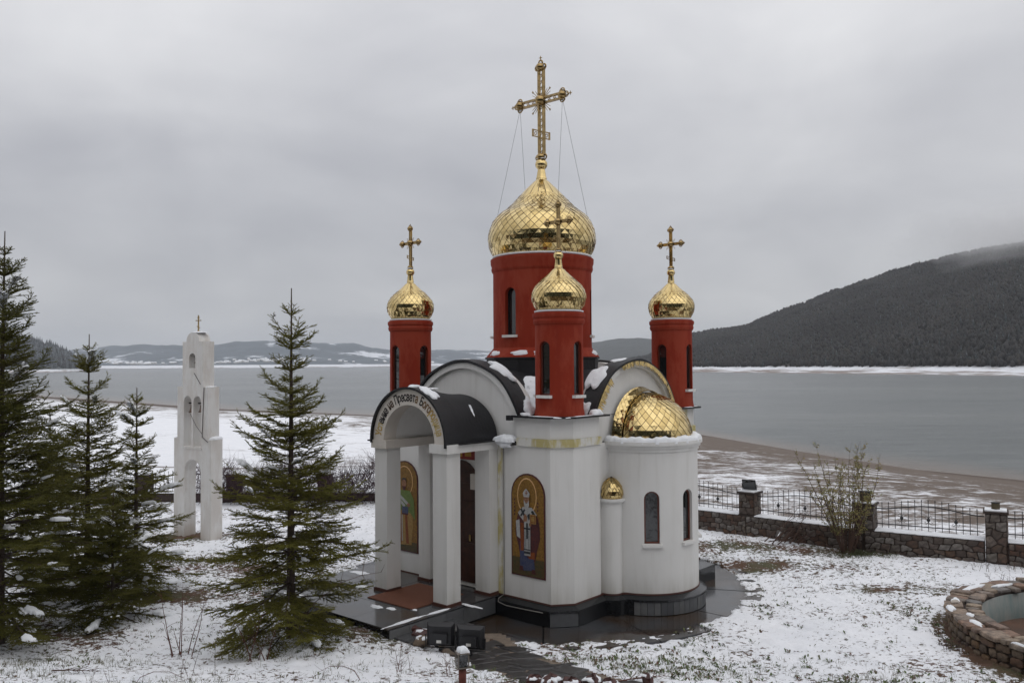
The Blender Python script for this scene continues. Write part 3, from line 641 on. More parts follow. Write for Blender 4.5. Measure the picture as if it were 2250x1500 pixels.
def cross(M, z0, s, big, label=None):
    ok_ = 1.12 if big else 1.6                            # faces local -y, arms along x
    g = MB(); H = 2.55*s; zc = 1.55*s; hw = .075*s; d = .05*s; t = .022*s
    def bar(a, b_, w, y): g.tube([a, b_], w, 4)
    def lattice(p0, p1, hw):
        p0, p1 = Vector(p0), Vector(p1); u = (p1-p0).normalized(); v = Vector((u.z, 0, -u.x))
        for sg in (-1, 1):
            q0, q1 = p0+v*sg*hw, p1+v*sg*hw; g.tube([q0, q1], .030*s, 4)
            bx = [q0+Vector((0, y, 0)) for y in (d, d)]
            g.tube([q0+Vector((0, d, 0)), q1+Vector((0, d, 0))], .028*s, 4)
        n = max(2, int((p1-p0).length/(.16*s)))
        if big:
            for i in range(n):
                c = p0+(p1-p0)*((i+.5)/n); g.torus(c, hw*.42, .012*s, n=10, k=4)
                for sg in (-1, 1): g.tube([c+u*hw*.5+v*hw*.2*sg, c+u*(p1-p0).length/n*.5+v*hw*.8*sg], .010*s, 3)
        else:
            y0, y1 = -.01*s, .03*s; q = [p0-v*hw, p0+v*hw, p1+v*hw, p1-v*hw]
            g.add([(a.x, y0, a.z) for a in q]+[(a.x, y1, a.z) for a in q], [(0, 1, 2, 3), (7, 6, 5, 4), (0, 4, 5, 1), (2, 6, 7, 3), (1, 5, 6, 2), (3, 7, 4, 0)])
    lattice((0, 0, .10*s), (0, 0, H-.10*s), hw); A = .70*s
    lattice((-A, 0, zc), (A, 0, zc), hw*.9)
    zl = .66*s                                                    # slanted foot bar, left end high
    a_, b_ = Vector((-.27*s, 0, zl+.10*s)), Vector((.27*s, 0, zl-.10*s))
    for dz in (-.085*s, .085*s): g.tube([a_+Vector((0, 0, dz)), b_+Vector((0, 0, dz))], .022*s, 4)
    for q in (a_, b_): g.tube([q+Vector((0, 0, -.1*s)), q+Vector((0, 0, .1*s))], .026*s, 4)
    for q in (a_*.62+b_*.38*0, b_*.62): pass
    for f in (.17, .83): g.torus(a_+(b_-a_)*f, .04*s, .012*s, n=10, k=4)
    me = g.mesh('cross', DGOLD); me.transform(M @ Matrix.Translation((0, 0, z0))); co = obj('cross', me, CH, label)
    T = M @ Matrix.Translation((0, 0, z0))
    def sub(mb, nm, mt=DGOLD, sm=True):
        me = mb.mesh(nm, mt, sm); me.transform(T); obj(nm, me, co)
    sub(MB().sphere((0, -.03*s, zc), .125*s*ok_, 16, 10), 'orb')
    for (x, z, dx, dz) in ((-A, zc, -1, 0), (A, zc, 1, 0), (0, H-.12*s, 0, 1), (0, .06*s, 0, -1)):
        sub(MB().sphere((x, -.02*s, z), .10*s*ok_, 14, 9), 'orb')
        q = MB(); px_, pz_ = dz, dx
        for (ox, oz) in ((dx*.115, dz*.115), (px_*.11, pz_*.11), (-px_*.11, -pz_*.11)):
            q.torus((x+ox*s, 0, z+oz*s), .062*s*ok_, .016*s*ok_, n=14, k=5); q.torus((x+ox*s, 0, z+oz*s), .062*s*ok_, .012*s*ok_, nrm=(1, 0, 0) if dz else (0, 0, 1), n=14, k=5)
        sub(q, 'trefoil')
        if dz > -.5:
            q = MB(); c = Vector((x+dx*.25*s, 0, z+dz*.25*s))
            q.tube([Vector((x+dx*.17*s, 0, z+dz*.17*s)), c], .012*s, 4)
            star = [(c.x+(.055*s if i % 2 == 0 else .018*s)*math.cos(i*PI/4), c.z+(.055*s if i % 2 == 0 else .018*s)*math.sin(i*PI/4)) for i in range(8)]
            q.yprism(star, -.01*s, .01*s); sub(q, 'star', DGOLD, False)
    for i in range(16):
        a = PI/8*i+PI/16; L_ = (.36 if i % 4 in (1, 2) else .27)*s
        if i % 4 in (0, 3): L_ = .24*s
        r0 = MB().tube([(0.12*s*math.cos(a), .02*s, zc+.12*s*math.sin(a)), (L_*math.cos(a), .02*s, zc+L_*math.sin(a))], [.016*s, .005*s], 4)
        sub(r0, 'ray', DGOLD, False)
    for i in range(4):
        a = PI/4+i*PI/2; c = (.40*s*math.cos(a), .02*s, zc+.40*s*math.sin(a))
        q = MB().tube([(.12*s*math.cos(a), .02*s, zc+.12*s*math.sin(a)), c], .010*s, 4)
        q.yprism([(c[0]+(.035*s if j % 2 == 0 else .014*s)*math.cos(j*PI/4), c[2]+(.035*s if j % 2 == 0 else .014*s)*math.sin(j*PI/4)) for j in range(8)], .01*s, .03*s); sub(q, 'star', DGOLD, False)
    return co
# central drum
dr = MB().lathe([(.02,5.2625),(1.44,5.262),(1.42,5.30),(1.33,5.40),(1.255,5.50),(1.255,7.43),(1.285,7.47),(1.30,7.52),(1.29,7.60),(1.315,7.66),(1.32,7.78),(1.25,7.815),(.02,7.82)], 72, cap=True).mesh('drum', REDP)
cut = MB(); dw = [R_(-90+60*k) for k in range(6)]
for a in dw: c_, M = win_cutter((0, 0), a, 1.255, .34, 5.82, 7.0, .17); cut.add(c_.v, c_.f)
dr = carve(dr, cut); smooth_angle(dr, 30); obj('drum', dr, CH)
for a in dw: window(CH, (0, 0), a, 1.255, .34, 5.82, 7.0, .17, frame=BLACK, fw=.025)
MB().lathe([(1.17,7.80),(1.275,7.822),(1.275,7.862),(1.17,7.868)], 64).build('dome_ring', SNOW, CH, True, 'white rim with snow under the main dome')
zt = dome('main', Matrix.Identity(4), DP, 40, 17, 9.50, 18, 150, 3, .158, 'large central gilded onion dome')
cross(Matrix.Identity(4), zt-.02, 1.0, True, 'large openwork gilded cross on the central dome')
for sx in (-1, 1):
    for sy in (-1, 1):
        dd = 1.05; MB().tube([(sx*.70, 0, zt+1.43), (sx*dd*.95+0*sx, sy*.62, 8.86)], .0045, 3).build('guy_wire', IRON, CH)
# turrets
TP = smooth_prof([(.47,6.27),(.515,6.33),(.56,6.42),(.583,6.52),(.583,6.60),(.56,6.69),(.50,6.79),(.42,6.88),(.31,6.98),(.20,7.08),(.12,7.16),(.072,7.21),(.050,7.38)])
tm = MB().lathe([(.02,3.967),(.545,3.967),(.520,4.12),(.515,5.93),(.545,5.96),(.56,6.02),(.545,6.07),(.57,6.11),(.57,6.18),(.52,6.21),(.02,6.215)], 48, cap=True).mesh('turret', REDP)
cut = MB()
for k in range(4): c_, M = win_cutter((0, 0), k*PI/2, .515, .27, 4.42, 5.58, .12); cut.add(c_.v, c_.f)
tm = carve(tm, cut); smooth_angle(tm, 30)
for i, (sx, sy) in enumerate(((1,-1),(-1,-1),(1,1),(-1,1))):
    x, y = 2.37*sx, 2.37*sy; M = Matrix.Translation((x, y, 0)); me = tm.copy(); me.transform(M)
    nm = ('front', 'left', 'right', 'rear')[i]; obj('turret', me, CH, nm+' small red turret')
    for k in range(4): window(CH, (x, y), k*PI/2, .515, .27, 4.42, 5.58, .12, frame=simple('dark_red_frame', (.10, .022, .012), .5) if (i, k) == (0, 0) else bpy.data.materials['dark_red_frame'], fw=.03)
    MB().lathe([(.42,6.212),(.53,6.216),(.535,6.245),(.44,6.265)], 40, c=(x, y)).build('dome_ring', SNOW, CH, True)
    zt = dome(nm, M, TP, 28, 9, 7.0, 12, 0, 10+i, .105, nm+' small gilded onion dome')
    cross(M, zt-.01, .425, False, 'small gilded cross on the '+nm+' dome')
# apse dome: flared collar on the wall and the bulging half dome
rng = random.Random(8); Cd = (2.80, .13, 3.352)
col_prof = [(1.175, .0), (1.145, .04), (1.125, .10), (1.11, .16), (1.10, .22)]   # radius, distance from wall
bul = [(.985, .215)]+[(.985+.06*math.sin(PI*i/16*1.0)*0+1.045*math.cos(-.25+i*(PI/2+.25)/14)-.985-.028, .215+.0+1.045*(math.sin(-.25+i*(PI/2+.25)/14)+math.sin(.25))) for i in range(1, 15)]
bul = [(.985, .215)]+[(1.03*math.cos(t), .47+1.0*math.sin(t)) for t in [-.25+i*(PI/2+.25)/14 for i in range(0, 15)]]
bul[-1] = (.03, bul[-1][1])
# surface turned about the horizontal axis through the wall: (r, d) -> x = d, radius r over the half circle
MA = Matrix(((0, 0, 1, Cd[0]), (1, 0, 0, Cd[1]), (0, 1, 0, Cd[2]), (0, 0, 0, 1)))
def halfrev(prof, off): return MB().grid([[((r+off)*math.cos(a), (r+off)*math.sin(a), d) for a in [PI*i/36 for i in range(37)]] for r, d in prof], flip=True)
me = halfrev(col_prof, -.012).mesh('apse_collar', GOLDU, True); me.transform(MA); oc = obj('apse_collar', me, CH, 'flared gilded collar behind the apse half dome')
place_tiles(lay_tiles(smooth_prof(col_prof), 56, 5, rng, 0, PI), MA, oc, 0)
# the bulging part is built upright, tiles running up to the crown
half = MB(); Rb = 1.06; cB = (2.97, .13, 3.345)
qp = [(Rb*math.cos(t)*1.0, 1.055*math.sin(t)) for t in [i*PI/2/22 for i in range(22)]]+[(.02, 1.055)]
MBm = Matrix.Translation(cB)
me = MB().grid([[((r-.012)*math.cos(a), (r-.012)*math.sin(a), z) for a in [-PI/2+PI*i/36 for i in range(37)]] for r, z in qp], flip=True).mesh('apse_dome', GOLDU, True); me.transform(MBm)
oa = obj('apse_dome', me, CH, 'gilded half dome over the round apse')
tl = [t for t in lay_tiles(qp, 34, 13, random.Random(4), 0, 2*PI, 0, .93) if t[2].x > -.02]
place_tiles(tl, MBm, oa, 120)
# small dome over the niche
np_ = [(.235, 2.09), (.262, 2.18), (.25, 2.28), (.21, 2.38), (.13, 2.47), (.05, 2.53), (.02, 2.56)]
np_ = smooth_prof(np_); MN = Matrix.Translation((2.93, -1.25, 0))
me = MB().lathe([(r-.008, z) for r, z in np_], 24).mesh('niche_dome', GOLDU, True); me.transform(MN); on = obj('niche_dome', me, CH, 'tiny gilded dome over the niche')
tl = [t for t in lay_tiles(np_, 18, 6, random.Random(5), 0, 2*PI, 0, .92) if t[2].x > -.12]; place_tiles(tl, MN, on, 0)
# peeling golden fringe on the apse side arch
fr = MB(); rg = random.Random(2)
for (a0, a1) in ((22, 52), (68, 158)):
    n = int((a1-a0)*.9)
    for i in range(n):                                           # local +x face: angle measured from +y
        aa = R_(180-(a0+(a1-a0)*i/n)) if False else R_(a0+(a1-a0)*i/n); ab = R_(a0+(a1-a0)*(i+1)/n); w = .10+.05*rg.random()+(.10*rg.random() if a1 < 60 else 0)
        am = (aa+ab)/2; x0 = 2.80+.055; k0 = rg.uniform(.004, .03)
        if rg.random() < .06: continue
        def pt(a, r, x): return (x, -r*math.cos(a), GZc+r*math.sin(a))
        V_ = [pt(aa, 1.815, x0+.01), pt(ab, 1.815, x0+.01), pt(ab, 1.815-w*.7, x0+k0), pt(am, 1.815-w, x0+k0+.01), pt(aa, 1.815-w*.7, x0+k0)]
        fr.add(V_+[(p[0]+.004, p[1], p[2]) for p in V_], [(0, 4, 3, 2, 1), (5, 6, 7, 8, 9), (0, 1, 6, 5), (1, 2, 7, 6), (2, 3, 8, 7), (3, 4, 9, 8), (4, 0, 5, 9)])
fr.build('gold_fringe', GOLDR, CH, label='peeling scalloped gold fringe under the apse arch', kind='stuff')
# ---- porch
def column(x0, x1, y0, y1, z0=.04):
    MB().box(x0, x1, y0, y1, z0+.02, 3.208).build('column', WHITE, CH)
    MB().box(x0-.025, x1+.025, y0-.025, y1+.0, z0-.05, z0+.015).build('column_base', TRIM, CH)
column(-1.25, -.85, -4.46, -4.06); column(.62, 1.03, -4.46, -4.06)
column(-1.16, -.78, -3.22, -2.932); column(.66, 1.09, -3.22, -2.932)
MB().box(-1.30, -.79, -4.53, -2.934, 3.21, 3.40).build('beam', CREAM, CH); MB().box(.58, 1.12, -4.53, -2.934, 3.21, 3.40).build('beam', WHITE, CH)
PC = -.095; pz = 3.402
def ring_solid(ro, ri, y0, y1, n=40):
    o_ = arc(PC, pz, ro, 0, PI, n); i_ = arc(PC, pz, ri, 0, PI, n); k = n+1; g = MB()
    vs = [(x, y0, z) for x, z in o_]+[(x, y0, z) for x, z in i_]+[(x, y1, z) for x, z in o_]+[(x, y1, z) for x, z in i_]; fs = []
    for i in range(n): fs += [(k+i, i, i+1, k+i+1), (2*k+i, 3*k+i, 3*k+i+1, 2*k+i+1), (i, 2*k+i, 2*k+i+1, i+1), (k+i, k+i+1, 3*k+i+1, 3*k+i)]
    fs += [(0, k, 3*k, 2*k), (k-1, 3*k-1+1-1, 4*k-1, 3*k-1)]; g.add(vs, fs[:-1]); g.add([vs[k-1], vs[2*k-1], vs[4*k-1], vs[3*k-1]], [(0, 1, 2, 3)])
    return g
me = ring_solid(1.155, .81, -4.50, -4.14).mesh('porch_arch', CREAM); smooth_angle(me); PA = obj('porch_arch', me, CH, 'lettered arch over the porch entrance')
me = ring_solid(.93, .808, -4.138, -2.934).mesh('porch_vault', WHITE); smooth_angle(me); obj('porch_vault', me, CH)
st = [(-4.56,1.16,1.16),(-4.565,1.205,1.205),(-4.15,1.215,1.205),(-4.0,1.20,1.15),(-3.75,1.18,1.08),(-3.4,1.165,1.02),(-3.1,1.16,1.0),(-2.935,1.17,1.0)]
P = [[(PC+a_*math.cos(t), y, pz-.05*0+b_*math.sin(t)) for t in [-.06+(PI+.12)*i/36 for i in range(37)]] for y, a_, b_ in st]
P2 = [[(PC+(a_-.05)*math.cos(t), y, pz+(b_-.05)*math.sin(t)) for t in [-.06+(PI+.12)*i/36 for i in range(37)]] for y, a_, b_ in st[1:]]
g = MB().grid(P).grid(P2, flip=True); me = g.mesh('porch_roof', BLACK); smooth_angle(me, 50); obj('porch_roof', me, CH)
MB().box(PC-1.30, PC-1.18, -4.56, -4.4, 3.36, 3.39).box(PC+1.16, PC+1.30, -4.2, -2.95, 3.385, 3.405).box(1.04, 1.62, -3.02, -2.935, 3.36, 3.40).build('gutter_edge', BLACK, CH)
# lettering
txt = [(c, k) for w_, ks in (("Успение", "ggfdddd"), (" ", " "), ("на", "mm"), (" ", " "), ("Пресвета", "ddddddds"), (" ", " "), ("Богородица", "dsssggffff")) for c, k in zip(w_, ks)]
LM = {'d': simple('black_paint', (.018, .012, .010), .6, bump=0), 'g': simple('gold_paint', (.44, .29, .07), .5, .2, bump=0), 'f': simple('faded_gold_paint', (.50, .38, .16), .6, .1, bump=0),
      'm': simple('brown_paint', (.07, .035, .015), .6, bump=0), 's': simple('brown_gold_paint', (.16, .085, .025), .5, .1, bump=0)}
LN = {'d': 'black letter', 'g': 'gold letter', 'f': 'faded gold letter', 'm': 'brown letter', 's': 'brown-gold letter'}
wid = {'П': 1.15, 'У': 1.0, 'Б': 1.1, ' ': .55, 'г': .75, 'р': .95, 'с': .85, 'т': .85, 'ц': 1.0, 'д': 1.05}
tot = sum(wid.get(c, .92) for c, k in txt); A0, A1 = R_(174), R_(10); run = 0
for c, k in txt:
    w_ = wid.get(c, .92); a = A0+(A1-A0)*(run+w_/2)/tot; run += w_
    if c == ' ': continue
    cu = bpy.data.curves.new('letter', 'FONT'); cu.body = c; cu.size = .27 if c.islower() else .275; cu.align_x = 'CENTER'; cu.extrude = .0; cu.offset = .008
    cu.resolution_u = 3
    to = bpy.data.objects.new('t', cu); COL.objects.link(to); dg = bpy.context.evaluated_depsgraph_get()
    me = bpy.data.meshes.new_from_object(to.evaluated_get(dg)); bpy.data.objects.remove(to)
    me.name = 'letter'; me.materials.clear(); me.materials.append(LM[k])
    sx_ = .66; R0 = .895
    T = Matrix.Translation((PC+R0*math.cos(a), -4.505, pz+R0*math.sin(a))) @ Matrix.Rotation(PI/2, 4, 'X') @ Matrix.Rotation(a-PI/2, 4, 'Z') @ Matrix.Diagonal((sx_, 1, 1, 1))
    me.transform(T); obj('letter', me, PA, LN[k])
# door and the red icon over it
dm = MB().box(-.55, .50, -2.955, -2.932, .10, 2.35, 0); dobj = dm.build('door', WOODB, CH)
for cx in (-.28, .23):
    MB().box(cx-.19, cx+.19, -2.985, -2.957, .25, 1.0).build('door_panel', WOODB, dobj); MB().box(cx-.19, cx+.19, -2.985, -2.957, 1.1, 1.95).build('door_panel', WOODB, dobj)
MB().yprism([(-.55, 2.352), (.50, 2.352)]+arc(-.025, 2.352, .525, 0, PI, 12)[1:-1], -2.955, -2.932).build('door_arch', WOODB, CH)
MB().box(.25, .31, -3.0, -2.957, 1.05, 1.2).build('door_handle', DGOLD, dobj)
ICR = simple('icon_red', (.22, .022, .015), .5, bump=0); ICG = simple('icon_gold', (.40, .22, .04), .4, .2, bump=0)
m = MB().box(-.45, .42, -2.96, -2.933, 2.90, 3.32, 0); m.box(-.2, .02, -2.964, -2.9605, 2.95, 3.28, 1); m.box(.1, .3, -2.964, -2.9605, 2.97, 3.25, 1); m.build('icon_over_door', [ICR, ICG], CH, label='red and gold icon above the door')
MB().box(.38, .56, -3.08, -2.99, 2.25, 2.6).build('notice_box', CREAM, CH)
# mosaics of two standing saints: flat pictures, figures in polygons
def mosaic_mat(name, c1, c2, sc=38):
    b = NB(name); v = b.t.nodes.new('ShaderNodeTexVoronoi'); v.inputs['Scale'].default_value = sc; b.L(b.co.outputs['Object'], v.inputs['Vector'])
    sp = b.t.nodes.new('ShaderNodeSeparateColor'); b.L(v.outputs['Color'], sp.inputs[0]); ed = b.math('MULTIPLY', v.outputs['Distance'], 1.0)
    return b.fin(b.mix(sp.outputs[0], c1, c2), .45)
MG = mosaic_mat('mosaic_gold', (.270, .142, .022), (.150, .071, .011)); MR = mosaic_mat('mosaic_maroon', (.10, .022, .018), (.045, .012, .018)); MW_ = mosaic_mat('mosaic_white', (.315, .315, .315), (.450, .450, .435))
MK = mosaic_mat('mosaic_black', (.012, .015, .018), (.035, .04, .045)); MBl = mosaic_mat('mosaic_blue', (.030, .041, .112), (.075, .082, .127)); MO = mosaic_mat('mosaic_orange', (.247, .063, .011), (.150, .033, .007))
MF = mosaic_mat('mosaic_skin', (.30, .15, .08), (.18, .08, .04)); MGr = mosaic_mat('mosaic_olive', (.045, .048, .018), (.10, .06, .02)); MH = mosaic_mat('mosaic_halo', (.62, .36, .15), (.70, .45, .22)); ML = mosaic_mat('mosaic_light_gold', (.345, .217, .067), (.255, .142, .033)); MGn = mosaic_mat('mosaic_green', (.090, .150, .030), (.150, .195, .052))
MM = [MG, MR, MW_, MK, MBl, MO, MF, MGr, MH, ML, MGn]
def ellip(cx, cz, a, b_, n=20): return [(cx+a*math.cos(2*PI*i/n), cz+b_*math.sin(2*PI*i/n)) for i in range(n)]
def mosaic(cx, polys, label):
    # unit picture: x -.46...46, z 0..2.2; layers step 1.5 mm outward
    Y = -2.932; o = MB().yprism(arch_poly(.93, .50, 2.72, cx), Y-.022, Y).build('mosaic_border', MR, CH, label=label)
    g = MB().yprism(arch_poly(.87, .53, 2.69, cx), Y-.025, Y-.0225, 0)
    for i, (mi, pts) in enumerate(polys):
        y = Y-.0262-.0012*i; q = [(cx+x, .5+z) for x, z in pts]
        ar = sum(q[k][0]*q[(k+1) % len(q)][1]-q[(k+1) % len(q)][0]*q[k][1] for k in range(len(q)))
        if ar < 0: q = q[::-1]
        g.add([(x, y, z) for x, z in q], [tuple(range(len(q)))], mi)
    return g.build('mosaic_picture', MM, o)
def rect(x0, x1, z0, z1): return [(x0, z0), (x1, z0), (x1, z1), (x0, z1)]
p = [(7, rect(-.435, .435, .03, .40)), (8, ellip(-.02, 1.73, .27, .40)), (0, ellip(-.02, 1.73, .25, .37)),
     (1, [(-.33, 1.15), (-.26, 1.35), (-.12, 1.48), (.12, 1.48), (.26, 1.35), (.33, 1.10), (.34, .85), (.26, .60), (.20, .35), (-.20, .35), (-.26, .65), (-.34, .90)]),
     (4, [(-.22, .75), (-.05, .75), (.0, .22), (-.22, .18)]), (4, [(-.12, .40), (.16, .42), (.20, .16), (-.17, .12)]), (5, rect(-.20, -.11, .55, 1.15)),
     (1, [(-.24, .12), (-.12, .12), (-.14, .22), (-.22, .22)]), (1, [(.10, .09), (.22, .08), (.20, .18), (.12, .18)]),
     (5, rect(.03, .20, .40, .55)), (2, [(-.32, 1.18), (-.22, 1.22), (-.20, .80), (-.30, .85)]),
     (2, [(-.26, 1.36), (-.12, 1.50), (.12, 1.50), (.26, 1.36), (.20, 1.28), (.08, 1.20), (.08, .46), (-.09, .46), (-.09, 1.18), (-.20, 1.28)]),
     (3, [(-.20, 1.44), (-.16, 1.47), (-.04, 1.30), (-.08, 1.27)]), (3, [(-.08, 1.46), (-.05, 1.43), (-.17, 1.28), (-.2, 1.31)]), (3, [(.10, 1.42), (.16, 1.44), (.22, 1.36), (.16, 1.31)]), (3, [(.0, 1.32), (.06, 1.38), (.11, 1.30), (.04, 1.22)]),
     (3, rect(-.03, .02, .82, 1.16)), (3, rect(-.09, .08, 1.02, 1.06)), (3, rect(-.09, .08, .50, .55)), (3, rect(-.09, .08, .58, .60)), (3, rect(-.062, -.052, .60, 1.0)), (3, rect(.042, .052, .60, 1.0)),
     (9, rect(.08, .25, 1.16, 1.36)), (5, rect(.10, .23, 1.18, 1.34)), (9, rect(.12, .21, 1.20, 1.32)), (6, [(-.10, 1.18), (.0, 1.20), (.01, 1.30), (-.05, 1.36), (-.09, 1.30)]), (6, rect(.06, .12, 1.10, 1.17)),
     (6, ellip(-.01, 1.66, .075, .115)), (2, [(-.08, 1.66), (-.04, 1.60), (.02, 1.60), (.06, 1.66), (.065, 1.54), (.0, 1.44), (-.07, 1.53)]), (3, rect(-.045, -.02, 1.69, 1.70)), (3, rect(.0, .03, 1.69, 1.70)), (1, rect(-.03, .02, 1.585, 1.597)),
     (2, [(-.08, 1.72), (.07, 1.72), (.09, 1.80), (.04, 1.86), (-.01, 1.90), (-.06, 1.86), (-.10, 1.80)]), (5, rect(-.015, .005, 1.76, 1.86)), (5, rect(-.045, .035, 1.80, 1.815))]
for zz_ in (1.62, 1.54, 1.46, 1.38, 1.30): p.append((1, rect(-.345, -.31, zz_, zz_+.045)))
for zz_ in (1.60, 1.52, 1.44, 1.24, 1.16): p.append((1, rect(.30, .335, zz_, zz_+.045)))
mosaic(1.95, p, 'arched gold mosaic of a bishop saint with white beard right of the porch')
p = [(7, rect(-.435, .435, .03, .25)), (8, ellip(0, 1.72, .30, .38)), (0, ellip(0, 1.72, .28, .355)),
     (9, [(-.30, 1.1), (.28, 1.1), (.30, .6), (.25, .18), (-.26, .15), (-.30, .6)]), (5, [(-.2, .9), (-.12, .9), (-.10, .2), (-.18, .2)]), (5, [(.02, .9), (.10, .9), (.16, .2), (.06, .2)]), (2, [(-.1, .9), (-.07, .9), (-.06, .25), (-.09, .25)]),
     (10, [(-.36, .80), (-.34, 1.30), (-.20, 1.50), (.2, 1.50), (.34, 1.30), (.38, .80), (.22, .95), (-.05, 1.05), (-.24, .90)]), (2, [(-.26, 1.36), (-.20, 1.42), (.14, 1.2), (.10, 1.14)]), (2, [(-.28, 1.26), (-.22, 1.32), (.04, 1.14), (.0, 1.08)]),
     (4, rect(-.08, .14, .92, 1.10)), (1, rect(-.08, .14, .90, .94)), (6, ellip(0, 1.66, .08, .13)), (3, [(-.09, 1.70), (-.06, 1.80), (.06, 1.80), (.09, 1.70), (.04, 1.76), (-.04, 1.76)]), (6, ellip(.16, 1.15, .06, .05)), (1, [(-.07, 1.6), (.07, 1.6), (.03, 1.5), (-.03, 1.5)])]
mosaic(-1.95, p, 'arched gold mosaic of a saint in green left of the porch')
# downpipe strip and conduit
MB().tube([(1.27, -2.955, 3.38), (1.27, -2.955, .02), (1.20, -3.06, -.06), (1.24, -3.12, -.12), (1.5, -3.17, -.14), (2.1, -3.16, -.13), (2.5, -3.15, -.12)], .010, 6).build('conduit', PIPE, CH)
MB().box(1.10, 1.225, -2.96, -2.931, .02, 3.38).build('wall_strip', STAIN, CH)
# ---- plinth following the walls
outl = [(1.1,-2.93),(2.55,-2.93),(2.87,-2.55),(2.87,-1.50)]+[(2.93+.23*math.cos(a), -1.25+.23*math.sin(a)) for a in [-PI/2+R_(10)+R_(85)*i/5 for i in range(6)]]
outl += [(2.95+1.22*math.cos(a), .05+1.22*math.sin(a)) for a in [R_(-74)+R_(158)*i/26 for i in range(27)]]+[(2.87,1.36),(2.87,2.55),(2.55,2.93),(-2.55,2.93),(-2.87,2.55),(-2.87,-2.55),(-2.55,-2.93),(-1.1,-2.93)]
def offset(pl, d):
    r = []
    for i, p_ in enumerate(pl):
        a = Vector(pl[max(i-1, 0)]); b_ = Vector(p_); c = Vector(pl[min(i+1, len(pl)-1)])
        n1_ = (b_-a) if i else (c-b_); n2_ = (c-b_) if i < len(pl)-1 else (b_-a); n1_ = Vector((n1_.y, -n1_.x)).normalized(); n2_ = Vector((n2_.y, -n2_.x)).normalized()
        nn = (n1_+n2_); nn = nn/max(nn.length_squared, .6)*2 if nn.length > 1e-6 else n1_; r.append((b_.x+nn.x*d*1.0, b_.y+nn.y*d*1.0))
    return r
o0, o1, o2 = offset(outl, -.03), offset(outl, .018), offset(outl, .17)
g = MB().grid([[(x, y, .012) for x, y in o0], [(x, y, .012) for x, y in o1], [(x, y, -.02) for x, y in o1]], flip=True); g.build('wall_foot_seal', TRIM, CH)
g = MB().grid([[(x, y, -.004) for x, y in o0], [(x, y, -.02) for x, y in o1], [(x, y, -.085) for x, y in o2], [(x, y, -.13) for x, y in o2], [(x, y, -.13) for x, y in offset(outl, .13)], [(x, y, -.46) for x, y in offset(outl, .12)]], flip=True); g.build('plinth', GRAN, CH)
pl = offset(outl, .13)
for i in range(len(pl)-1):
    a, b_ = Vector(pl[i]), Vector(pl[i+1]); L_ = (b_-a).length
    if L_ < .03: continue
    k = max(1, int(round(L_/(.13 if i > 9 and i < 36 else .42)))); rg = random.Random(i)
    for j in range(k):
        q0, q1 = a+(b_-a)*(j/k), a+(b_-a)*((j+1)/k); d = (q1-q0).normalized(); nrm = Vector((d.y, -d.x)); q0 = q0+d*.004; q1 = q1-d*.004; t = .012+rg.random()*.008
        vs = [(q0.x, q0.y), (q1.x, q1.y), (q1.x+nrm.x*t, q1.y+nrm.y*t), (q0.x+nrm.x*t, q0.y+nrm.y*t)][::-1]
        MB().prism(vs, -.42, -.135).build('plinth_slab', SLATE if (10 < i < 36 or i == 1) else GRAN, CH)
MB().box(2.9, 3.32, 1.62, 2.75, -.45, -.06).build('plinth_block', GRAN, CH)
# snow lying on the chapel (local frame)
def snow(c, ru, rv, h, U, V, N, seed, parent=CH): return MB().blob(c, ru, rv, h, U, V, N, seed, 18, 6).build('snow_patch', SNOW, parent, True)
def on_arch(k, ang, y, r=1.868):                                   # point and axes on the arch roof of side k
    a = R_(ang); M = Matrix.Rotation(k*PI/2, 3, 'Z'); return M @ Vector((r*math.cos(a), y, GZc+r*math.sin(a))), M @ Vector((-math.sin(a), 0, math.cos(a))), M @ Vector((0, 1, 0)), M @ Vector((math.cos(a), 0, math.sin(a)))
for k, ang, y, ru, rv, h, sd_ in ((0, 60, -2.62, .46, .17, .09, 1), (0, 24, -2.62, .26, .15, .10, 2), (0, 96, -2.7, .22, .14, .05, 3), (0, 138, -2.75, .14, .1, .04, 4), (3, 0, 0, 0, 0, 0, 0),
                                 (1, 130, -2.48, .42, .22, .09, 5), (1, 99, -2.5, .25, .15, .04, 6), (1, 32, -2.62, .16, .08, .07, 7), (1, 157, -2.5, .22, .20, .10, 8)):
    if ru: c, U, V, N = on_arch(k, ang, y); snow(c, ru, rv, h, U, V, N, sd_)
for k in range(4):                                                 # snow banked in the roof valleys behind the turrets
    rgv = random.Random(k); P = []; q = R_(-45+90*k)
    for i in range(15):
        u = i/14; a = q+(u-.5)*.95; row = []
        for j in range(11):
            t = j/10; e_ = min(1, min(u, 1-u)*7)*min(1, min(t+.03, 1-t)*7); bs = max(abs(math.cos(a)), abs(math.sin(a)))
            rr_ = (2.45/bs)*(1-t)+1.55*t; zz_ = 4.0*(1-t)+4.70*t+.05; row.append((rr_*math.cos(a), rr_*math.sin(a), zz_+(.16+.05*rgv.random())*e_-.06*(1-e_)))
        P.append(row)
    MB().grid(P).build('snow_bank', SNOW, CH, True)
for (x, y, z, ru, rv, h, sd_) in ((1.72, -2.2, 4.16, .40, .40, .10, 21), (1.55, -1.85, 4.42, .42, .35, .08, 22), (2.2, -1.68, 4.16, .40, .34, .10, 23), (1.35, -1.6, 4.62, .3, .3, .05, 24), (2.0, -2.0, 4.1, .6, .6, .12, 29)):
    snow((x, y, z), ru, rv, h, Vector((1, 1, 0)).normalized(), Vector((-.55, .55, .63)).normalized(), Vector((.45, -.45, .77)).normalized(), sd_)
